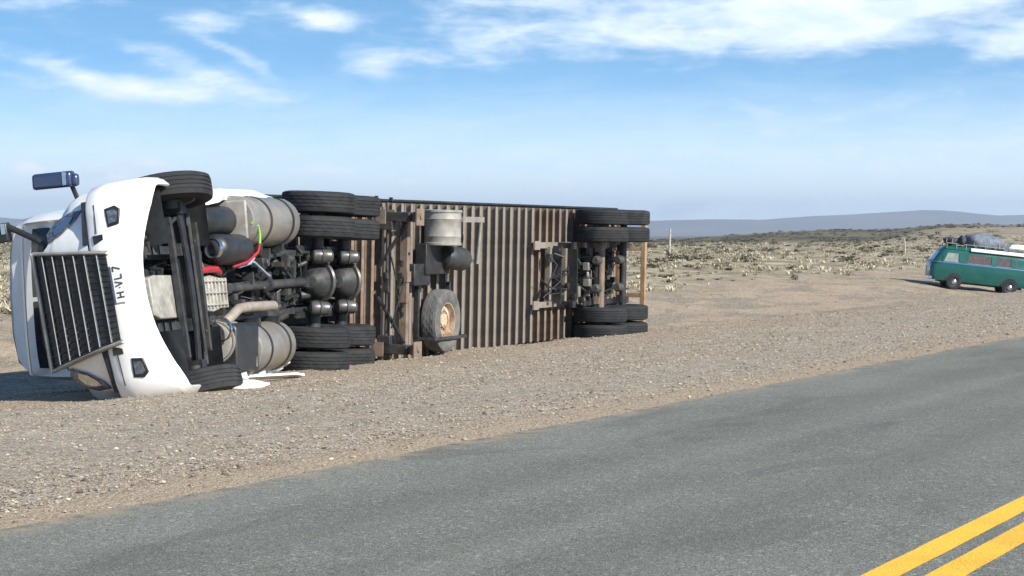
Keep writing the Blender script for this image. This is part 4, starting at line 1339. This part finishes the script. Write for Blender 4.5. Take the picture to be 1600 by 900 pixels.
zl = [.36, .45, .6, .75, .9, 1.05, 1.13, 1.16, 1.3, 1.5, 1.7, 1.76]
vb = MB().grid([van_ring(z) for z in zl], close_v=True)
body = part('body', vb, M['teal'], CV, 40)
rf_ = MB().grid([van_ring(z) for z in (1.762, 1.84, 1.90, 1.93)], close_v=True)
rf_.f.append(tuple(range(3 * 24, 4 * 24)))
part('roof', rf_, M['teal'], CV, 40)
part('belt_trim', MB().grid([[(p[0], p[1] * 1.012, z) for p in van_ring(z)] for z in (1.135, 1.165)], close_v=True), M['chrome'], CV)
part('roof_gutter', MB().grid([[(x_, y_ * 1.03, z) for x_, y_, _ in van_ring(1.74)] for z in (1.735, 1.775)], close_v=True), M['teal'], CV)


def on_side(poly, o0, o1, s=1):
    return MB().prism(poly, lambda x_, z: s * (van_half(z) + o0), lambda x_, z: s * (van_half(z) + o1), 'y')


for s in (1, -1):
    for nm, x0, x1, mt in (('cab_window', .50, -.12, 'pale_glass'), ('side_window', -.52, -1.52, 'curtain'), ('side_window', -1.78, -2.36, 'curtain')):
        f0 = .14 if nm == 'cab_window' else 0
        w_ = part(nm, on_side([(x0, 1.21), (x1, 1.21), (x1, 1.58), (x0 - f0, 1.58)], -.02, .006, s), M[mt], CV)
        part('window_frame', on_side([(x0 + .04, 1.18), (x1 - .04, 1.18), (x1 - .04, 1.205), (x0 + .04, 1.205)], -.02, .014, s), M['chrome'], w_)
        part('window_pillar', on_side([(x1 + .01, 1.21), (x1 - .03, 1.21), (x1 - .03, 1.58), (x1 + .01, 1.58)], -.02, .014, s), M['dark_plastic'], w_)
    part('door_panel', on_side([(-.22, .48), (-.235, .48), (-.235, 1.60), (-.22, 1.60)], -.01, .004, s), M['dark_plastic'], CV)
    part('air_vent', on_side([(-2.7, 1.3), (-3.0, 1.3), (-3.0, 1.55), (-2.7, 1.55)], -.02, .006, s), M['teal'], CV)
    for ax in (0, -2.4):
        part('wheel_arch', MB().prism([(ax + .37 * math.cos(t), .36 + .37 * math.sin(t)) for t in np.linspace(0, PI, 15)], s * .60, s * (.868), 'y'), M['dark_plastic'], CV)  # solid dark disc stands in for the shaded cavity behind the wheel
        e = link('wheel', None, CV, Matrix.Translation((ax, s * .79, .33)) @ (RZ180 if s < 0 else Matrix.Identity(4)))
        part('tyre', MB().lathe([(.2, -.09), (.27, -.1), (.32, -.085), (.332, -.06), (.332, .06), (.32, .085), (.27, .1), (.2, .09)], (0, 0, 0), (0, 1, 0), 28), M['rubber'], e)
        part('rim', MB().lathe([(.205, .07), (.19, .085), (.14, .07), (.12, .08), (.0, .085)], (0, 0, 0), (0, 1, 0), 24), M['grey_steel'], e)
        part('hub_cap', MB().lathe([(.115, .085), (.10, .12), (.06, .14), (0, .145)], (0, 0, 0), (0, 1, 0), 18), M['chrome'], e)
    part('headlight', MB().lathe([(.0, .0), (.12, .0), (.125, -.03), (.125, -.1)], (1.06, s * .55, .80), (1, 0, 0), 20), M['lamp'], CV)
ws = MB().grid([[(xf(z) + .012 - .05 * abs(y) ** 3, y * (van_half(z) - .10) / .7, z) for y in np.linspace(-.7, .7, 9)] for z in (1.22, 1.35, 1.5, 1.62)])
part('windscreen', ws, M['glass'], CV)
for bx_, s_ in ((1.12, 1), (-3.42, -1)):
    bmp = MB().grid([[(bx_ - s_ * .16 * abs(y) ** 4, y * .88, z) for z in (.38, .5)] for y in np.linspace(-1, 1, 11)]).grid([[(bx_ - s_ * .05 - s_ * .16 * abs(y) ** 4, y * .88, z) for z in (.38, .5)] for y in np.linspace(-1, 1, 11)])
    bmp.box((bx_ - s_ * .12, .5, .44), (.2, .05, .05)).box((bx_ - s_ * .12, -.5, .44), (.2, .05, .05))
    part('bumper', bmp, M['chrome'], CV)
part('sill', MB().box((-1.2, .78, .385), (1.6, .05, .06)).box((-1.2, -.78, .385), (1.6, .05, .06)).box((-1.2, 0, .33), (3.6, .9, .1)), M['dark_plastic'], CV)
part('door_mirror', MB().tube([(.55, .86, 1.2), (.6, 1.0, 1.25), (.6, 1.02, 1.35)], .012, 6).box((.6, 1.03, 1.36), (.04, .05, .16)), M['dark_plastic'], CV)
rk = MB()
for y in (-.62, .62):
    rk.tube([(.42, y, 2.0), (-2.9, y, 2.0)], .018, 6)
for xx in np.linspace(.42, -2.9, 9):
    rk.tube([(xx, -.62, 2.0), (xx, .62, 2.0)], .014, 6).tube([(xx, .62, 2.0), (xx, .7, 1.78)], .014, 6).tube([(xx, -.62, 2.0), (xx, -.7, 1.78)], .014, 6)
for xx in (.45, .2):
    rk.tube([(xx, -.62, 2.0), (xx, -.62, 2.2), (xx, .62, 2.2), (xx, .62, 2.0)], .016, 6)
part('roof_rack', rk, M['galv'], CV)
for xx in (-.75, -1.3, -1.85):
    part('lashing_strap', MB().tube([(xx, .66, 1.95), (xx + .02, .50, 2.30), (xx, .2, 2.44), (xx, -.2, 2.45), (xx - .02, -.5, 2.30), (xx, -.66, 1.95)], .018, 6), M['galv'], CV)
part('awning_case', MB().box((-1.95, .77, 1.80), (2.7, .11, .15)), M['white'], CV, bevel=.02)


def lump(name, c, r, mat, label, seed, cat, sq=1.0, group=None):
    """bundle with creases and slack, sitting on the rack"""
    rows = []
    for t in np.linspace(0.02, PI * .98, 13):
        row = []
        for p in np.linspace(0, 2 * PI, 22, endpoint=False):
            d_ = np.array([math.sin(t) * math.cos(p), math.sin(t) * math.sin(p), math.cos(t)])
            k_ = 1 + .36 * (float(vnoise(np.array(d_[0] * 3 + seed), np.array(d_[1] * 3 + d_[2] * 2), seed)) - .5) + .10 * (float(vnoise(np.array(d_[0] * 8 + seed), np.array(d_[2] * 8 + d_[1] * 5), seed + 1)) - .5)
            q_ = np.sign(d_) * np.abs(d_) ** sq * k_
            row.append(tuple(q_ * np.array(r)))
        rows.append(row)
    mb = MB().grid(rows, close_v=True)
    mb.f.append(tuple(range(22)))
    mb.f.append(tuple(range(12 * 22 + 21, 12 * 22 - 1, -1)))
    o = link(name, mb.mesh(name, mat, 50), None, VM @ Matrix.Translation(c))
    return tag(o, label, cat, group)


lump('tarp_bundle', (-1.30, .02, 2.14), (.92, .60, .40), M['tarp'], 'large blue-grey tarp bundle heaped on the middle of the van roof rack', 3, 'luggage', .8)
lump('duffel_bag', (.14, .1, 2.11), (.36, .55, .17), M['bag'], 'dark duffel bag at the front of the van roof rack', 5, 'luggage', .7)
lump('bedroll', (-.24, .35, 2.18), (.16, .40, .20), M['bag'], 'small dark bedroll standing behind the duffel bag on the van roof', 8, 'luggage', .8)
bxm = MB().prism([(-2.25, 2.02), (-3.25, 2.02), (-3.3, 2.18), (-2.9, 2.25), (-2.4, 2.22)], -.45, .5, 'y')
rb = link('roof_box', bxm.mesh('roof_box', M['white']), None, VM)
md = rb.modifiers.new('bevel', 'BEVEL')
md.width, md.segments = .04, 3
tag(rb, 'white roof box at the rear end of the van roof', 'roof box')
# ------------------------------------------------------------------ fence posts
for (px_, Yp, hgt, lean, lab) in ((1045, 113, 1.75, .05, 'pale weathered fence post standing alone right of the trailer'), (1414, 150, 1.15, -.03, 'short grey fence post on the steppe just left of the van')):
    X = (px_ - 800) / 3200 * Yp
    a_, d_ = ad_of(X, Yp)
    z = float(ground_h(a_, d_))
    mb = MB().tube([(0, 0, -.2), (.01, 0, hgt * .5), (-.01, 0.01, hgt)], [.07, .065, .055], 8)
    for q in (.45, .7, .9):
        mb.tube([(-.09, -.09, hgt * q), (.09, -.09, hgt * q + .01)], .008, 5)
    o = link('fence_post', mb.mesh('fence_post', M['wood'], 40), None, Matrix.Translation((X, Yp, z)) @ Matrix.Rotation(lean, 4, 'Y'))
    tag(o, lab, 'fence post', 'old fence posts on the steppe')

# ------------------------------------------------------------------ gravel
N_ST = 95000


def unit_stone(seed):
    r = np.random.default_rng(seed)
    v = np.array([(1, 0, 0), (-1, 0, 0), (0, 1, 0), (0, -1, 0), (0, 0, 1), (0, 0, -.6), (.6, .6, .45), (-.6, .6, .4), (-.6, -.6, .5), (.6, -.6, .35)], float)
    v = v * (1 + r.uniform(-.28, .28, (len(v), 1)))
    v[:, 2] *= .62
    f = [(4, 6, 7), (4, 7, 8), (4, 8, 9), (4, 9, 6), (0, 6, 9), (2, 7, 6), (1, 8, 7), (3, 9, 8), (0, 2, 6), (2, 1, 7), (1, 3, 8), (3, 0, 9)]
    return v, np.array(f)


# sample inside the wedge the road-side view can take in, denser towards the road
Yc = 9.5 + 42 * RNG.random(N_ST * 3) ** 1.9
Xc = (RNG.random(N_ST * 3) * .66 - .33) * Yc
rel = np.stack([Xc, Yc], -1) - E0
sa, sd = rel @ RD, rel @ LD
ok = (sd > .02) & (sd < 15)
# windrows: more stones in some strips along the road
dens = .35 + .65 * sstep(vnoise(sa * .06, sd * .9, 21), .3, .75)
dens = dens * np.where(sd < .55, .28, 1.0) * np.where(sd > 7, .45, 1.0)
ok &= RNG.random(len(sd)) < dens
sa, sd = sa[ok][:N_ST], sd[ok][:N_ST]
Yf = 38 + 110 * RNG.random(60000) ** 1.4
Xf = (RNG.random(60000) * .66 - .33) * Yf
relf = np.stack([Xf, Yf], -1) - E0
fa_, fd_ = relf @ RD, relf @ LD
okf = (fd_ > .3) & (fd_ < 27) & (RNG.random(60000) < .2 + .8 * sstep(vnoise(fa_ * .11, fd_ * .5, 24), .5, .75))
nn_ = len(sa)
sa, sd = np.concatenate([sa, fa_[okf][:18000]]), np.concatenate([sd, fd_[okf][:18000]])
ns = len(sa)
sz_ = .0026 + .0043 * RNG.random(ns) ** 1.5 + .016 * RNG.random(ns) ** 14 + .00030 * np.maximum(sa, 0)
VS, FS, TN = [], [], []
which = RNG.integers(0, 6, ns)
gz = ground_h(sa, sd)
base_i = 0
for k in range(6):
    uv_, uf = unit_stone(40 + k)
    sel = np.where(which == k)[0]
    ang = RNG.uniform(0, 2 * PI, len(sel))
    sc = sz_[sel][:, None] * RNG.uniform(.75, 1.3, (len(sel), 3))
    p = uv_[None] * sc[:, None, :]
    c, s = np.cos(ang)[:, None], np.sin(ang)[:, None]
    x, y = p[..., 0] * c - p[..., 1] * s, p[..., 0] * s + p[..., 1] * c
    P = np.stack([x + sa[sel][:, None], y + sd[sel][:, None], p[..., 2] + (gz[sel] + sz_[sel] * .15)[:, None]], -1)
    VS.append(P.reshape(-1, 3))
    FS.append((uf[None] + (np.arange(len(sel)) * len(uv_))[:, None, None] + base_i).reshape(-1, 3))
    tone = np.clip(RNG.normal(.40, .2, len(sel)), 0, 1)
    TN.append(np.repeat(tone, len(uv_)))
    base_i += len(sel) * len(uv_)
gravel = link('gravel', raw_mesh('gravel', np.concatenate(VS), np.concatenate(FS), M['stone'], np.concatenate(TN)), None, ground_m)
tag(gravel, 'loose grey and tan gravel scattered over the road verge', 'gravel', kind='stuff')


# ------------------------------------------------------------------ steppe plants
def tuft(seed, blades, spread_, height):
    r = np.random.default_rng(seed)
    v, f, t = [], [], []
    for i in range(blades):
        an, rad = r.uniform(0, 2 * PI), spread_ * math.sqrt(r.random()) * .55
        b = np.array([math.cos(an) * rad, math.sin(an) * rad, 0])
        out_ = np.array([math.cos(an), math.sin(an), 0]) * r.uniform(.2, 1.0) * spread_
        top = b + out_ + np.array([0, 0, height * r.uniform(.55, 1.1)])
        w = np.array([-math.sin(an), math.cos(an), 0]) * r.uniform(.03, .06) * (height / .4)
        k = len(v)
        midp = b * .5 + top * .5 + np.array([0, 0, height * .12])
        v += [b - w, b + w, midp + w * .8, midp - w * .8, top]
        f += [(k, k + 1, k + 2), (k, k + 2, k + 3), (k + 3, k + 2, k + 4)]
        t += [r.random()] * 5
    return np.array(v), np.array(f), np.array(t)


def scatter_world(nmax, y0, y1, dmin, seed, powr):
    r = np.random.default_rng(seed)
    Y = y0 + (y1 - y0) * r.random(nmax) ** powr
    X = (r.random(nmax) * .72 - .36) * Y
    rel_ = np.stack([X, Y], -1) - E0
    a_, d_ = rel_ @ RD, rel_ @ LD
    edge_ = dmin + (vnoise(a_ * .06, a_ * 0, seed) - .5) * 5
    keep = d_ > edge_ + r.random(nmax) * 4
    return X[keep], Y[keep], a_[keep], d_[keep]


protos = [tuft(60 + i, 18, .20, .17) for i in range(6)]
X, Y, a_, d_ = scatter_world(17000, 45, 320, 21.0, 5, 1.35)
dn_ = vnoise(a_ * .12, d_ * .15, 31)
keep = RNG.random(len(X)) < .25 + .75 * sstep(dn_, .35, .7)
X, Y, a_, d_ = X[keep], Y[keep], a_[keep], d_[keep]
gz = ground_h(a_, d_)
VS, FS, TN, base_i = [], [], [], 0
which = RNG.integers(0, 6, len(X))
for k in range(6):
    pv, pf, pt = protos[k]
    sel = np.where(which == k)[0]
    sc = (RNG.uniform(.55, 1.35, len(sel)) * (1 + np.maximum(Y[sel] - 150, 0) * .0022))[:, None]
    ang = RNG.uniform(0, 2 * PI, len(sel))[:, None]
    c, s = np.cos(ang), np.sin(ang)
    px_, py_, pz_ = pv[:, 0][None] * sc * 1.25, pv[:, 1][None] * sc * 1.25, pv[:, 2][None] * sc
    P = np.stack([px_ * c - py_ * s + X[sel][:, None], px_ * s + py_ * c + Y[sel][:, None], pz_ + gz[sel][:, None] - .02], -1)
    VS.append(P.reshape(-1, 3))
    FS.append((pf[None] + (np.arange(len(sel)) * len(pv))[:, None, None] + base_i).reshape(-1, 3))
    off = RNG.uniform(-.25, .25, len(sel))[:, None]
    TN.append(np.clip(pt[None] * .6 + .2 + off, 0, 1).ravel())
    base_i += len(sel) * len(pv)
tus = link('tussock_grass', raw_mesh('tussock_grass', np.concatenate(VS), np.concatenate(FS), M['tussock'], np.concatenate(TN)))
X, Y, a_, d_ = scatter_world(11000, 50, 900, 21.0, 15, 1.15)
dn_ = vnoise(X * .10, Y * .02, 37)
keep = RNG.random(len(X)) < .12 + .88 * sstep(dn_, .45, .75)
X, Y, a_, d_ = X[keep], Y[keep], a_[keep], d_[keep]
gz = ground_h(a_, d_)
VS, FS, TN, base_i = [], [], [], 0
which = RNG.integers(0, 6, len(X))
for k in range(6):
    pv, pf, pt = protos[k]
    sel = np.where(which == k)[0]
    sc = (RNG.uniform(.5, 1.7, len(sel)) * np.clip(Y[sel] / 130, .45, 1) * (1 + np.maximum(Y[sel] - 150, 0) * .0022))[:, None]
    P = np.stack([pv[:, 0][None] * sc * 1.5 + X[sel][:, None], pv[:, 1][None] * sc * 1.5 + Y[sel][:, None], pv[:, 2][None] * sc + gz[sel][:, None] - .02], -1)
    VS.append(P.reshape(-1, 3))
    FS.append((pf[None] + (np.arange(len(sel)) * len(pv))[:, None, None] + base_i).reshape(-1, 3))
    TN.append(np.clip(pt[None] * .6 + RNG.uniform(0, .4, len(sel))[:, None], 0, 1).ravel())
    base_i += len(sel) * len(pv)
scr = link('low_scrub', raw_mesh('low_scrub', np.concatenate(VS), np.concatenate(FS), M['shrub'], np.concatenate(TN)))
tag(scr, 'dark olive low scrub patching the steppe and the far slopes', 'scrub', kind='stuff')
tag(tus, 'straw-coloured tussock grass covering the steppe', 'grass', kind='stuff')


def bush_mesh(seed, n_leaf=150):
    r = np.random.default_rng(seed)
    v, f, t = [], [], []
    lobes = [(np.array([r.uniform(-.5, .5), r.uniform(-.4, .4), r.uniform(.1, .35)]), r.uniform(.25, .45)) for _ in range(6)]
    for i in range(n_leaf):
        c, rad = lobes[r.integers(0, 6)]
        d3 = r.normal(size=3)
        d3 /= np.linalg.norm(d3)
        p = c + d3 * rad * r.uniform(.5, 1.05)
        p[2] = abs(p[2]) * .8
        u = r.normal(size=3)
        u /= np.linalg.norm(u)
        w = np.cross(u, d3)
        w /= max(np.linalg.norm(w), 1e-4)
        L = r.uniform(.05, .11)
        k = len(v)
        v += [p - u * L, p + w * L * .55, p + u * L, p - w * L * .55]
        f += [(k, k + 1, k + 2, k + 3)]
        t += [r.random()] * 4
    for i in range(8):
        an = r.uniform(0, 2 * PI)
        e = np.array([math.cos(an) * .5, math.sin(an) * .4, r.uniform(.3, .6)])
        k = len(v)
        w = np.array([-math.sin(an), math.cos(an), 0]) * .018
        v += [w, -w, e - w * .5, e + w * .5]
        f += [(k, k + 1, k + 2, k + 3)]
        t += [0.0] * 4
    return raw_mesh('desert_shrub', v, f, M['shrub'], t)


BUSH = [bush_mesh(70 + i) for i in range(7)]


def bush(X, Y, sx_, sz2, label, group=None, k=0, rz=0.0):
    z = float(ground_h(*ad_of(X, Y)))
    o = link('desert_shrub', BUSH[k % 7], None, Matrix.Translation((X, Y, z - .03)) @ Matrix.Rotation(rz, 4, 'Z') @ Matrix.Diagonal((sx_, sx_, sz2, 1)))
    return tag(o, label, 'shrub', group)


for (px_, Yp, s1, s2, lab) in ((1050, 111, 1.7, 1.0, 'grey-green shrub spreading round the foot of the pale fence post'), (1076, 106, 1.3, .8, 'low dark shrub right beside the bush at the pale fence post'),
                               (1325, 118, 1.5, .8, 'wide dark shrub on the straw-coloured steppe left of the van'), (1243, on_ground(1243, 437)[1], .28, .55, 'small brown upright shrub alone on the bare verge between trailer and van'),
                               (1139, 150, 2.0, 1.0, 'dark shrub clump on the far steppe midway between post and hills'), (1356, 108, .8, .6, 'small round dark shrub close to the wide dark shrub left of the van')):
    bush((px_ - 800) / 3200 * Yp, Yp, s1, s2, lab, None, int(px_), px_ * .3)
X, Y, a_, d_ = scatter_world(620, 60, 480, 23.5, 9, 1.3)
kk = 0
for i in range(min(len(X), 285)):
    sc = RNG.uniform(.4, 1.15) * (1 + max(Y[i] - 120, 0) * .002)
    bush(X[i], Y[i], sc, sc * RNG.uniform(.6, .95), 'small dark grey-green shrub scattered among straw-coloured tussocks', 'dark shrubs scattered over the steppe', kk, RNG.uniform(0, 6))
    kk += 1

# ------------------------------------------------------------------ haze
hm_, n = new_mat('haze_air')
vol = n.n('ShaderNodeVolumePrincipled')
vol.inputs['Color'].default_value = (0.70, 0.82, 1.0, 1)
vol.inputs['Density'].default_value = 0.00013
vol.inputs['Anisotropy'].default_value = 0.2
o_ = n.n('ShaderNodeOutputMaterial')
hm_.node_tree.links.new(vol.outputs[0], o_.inputs['Volume'])
hb = MB().box((0, 2900, 75), (19500, 16400, 190))
hz_o = link('haze', hb.mesh('haze', hm_, 0))
tag(hz_o, 'thin pale blue haze in the air over the whole steppe', 'haze', kind='stuff')
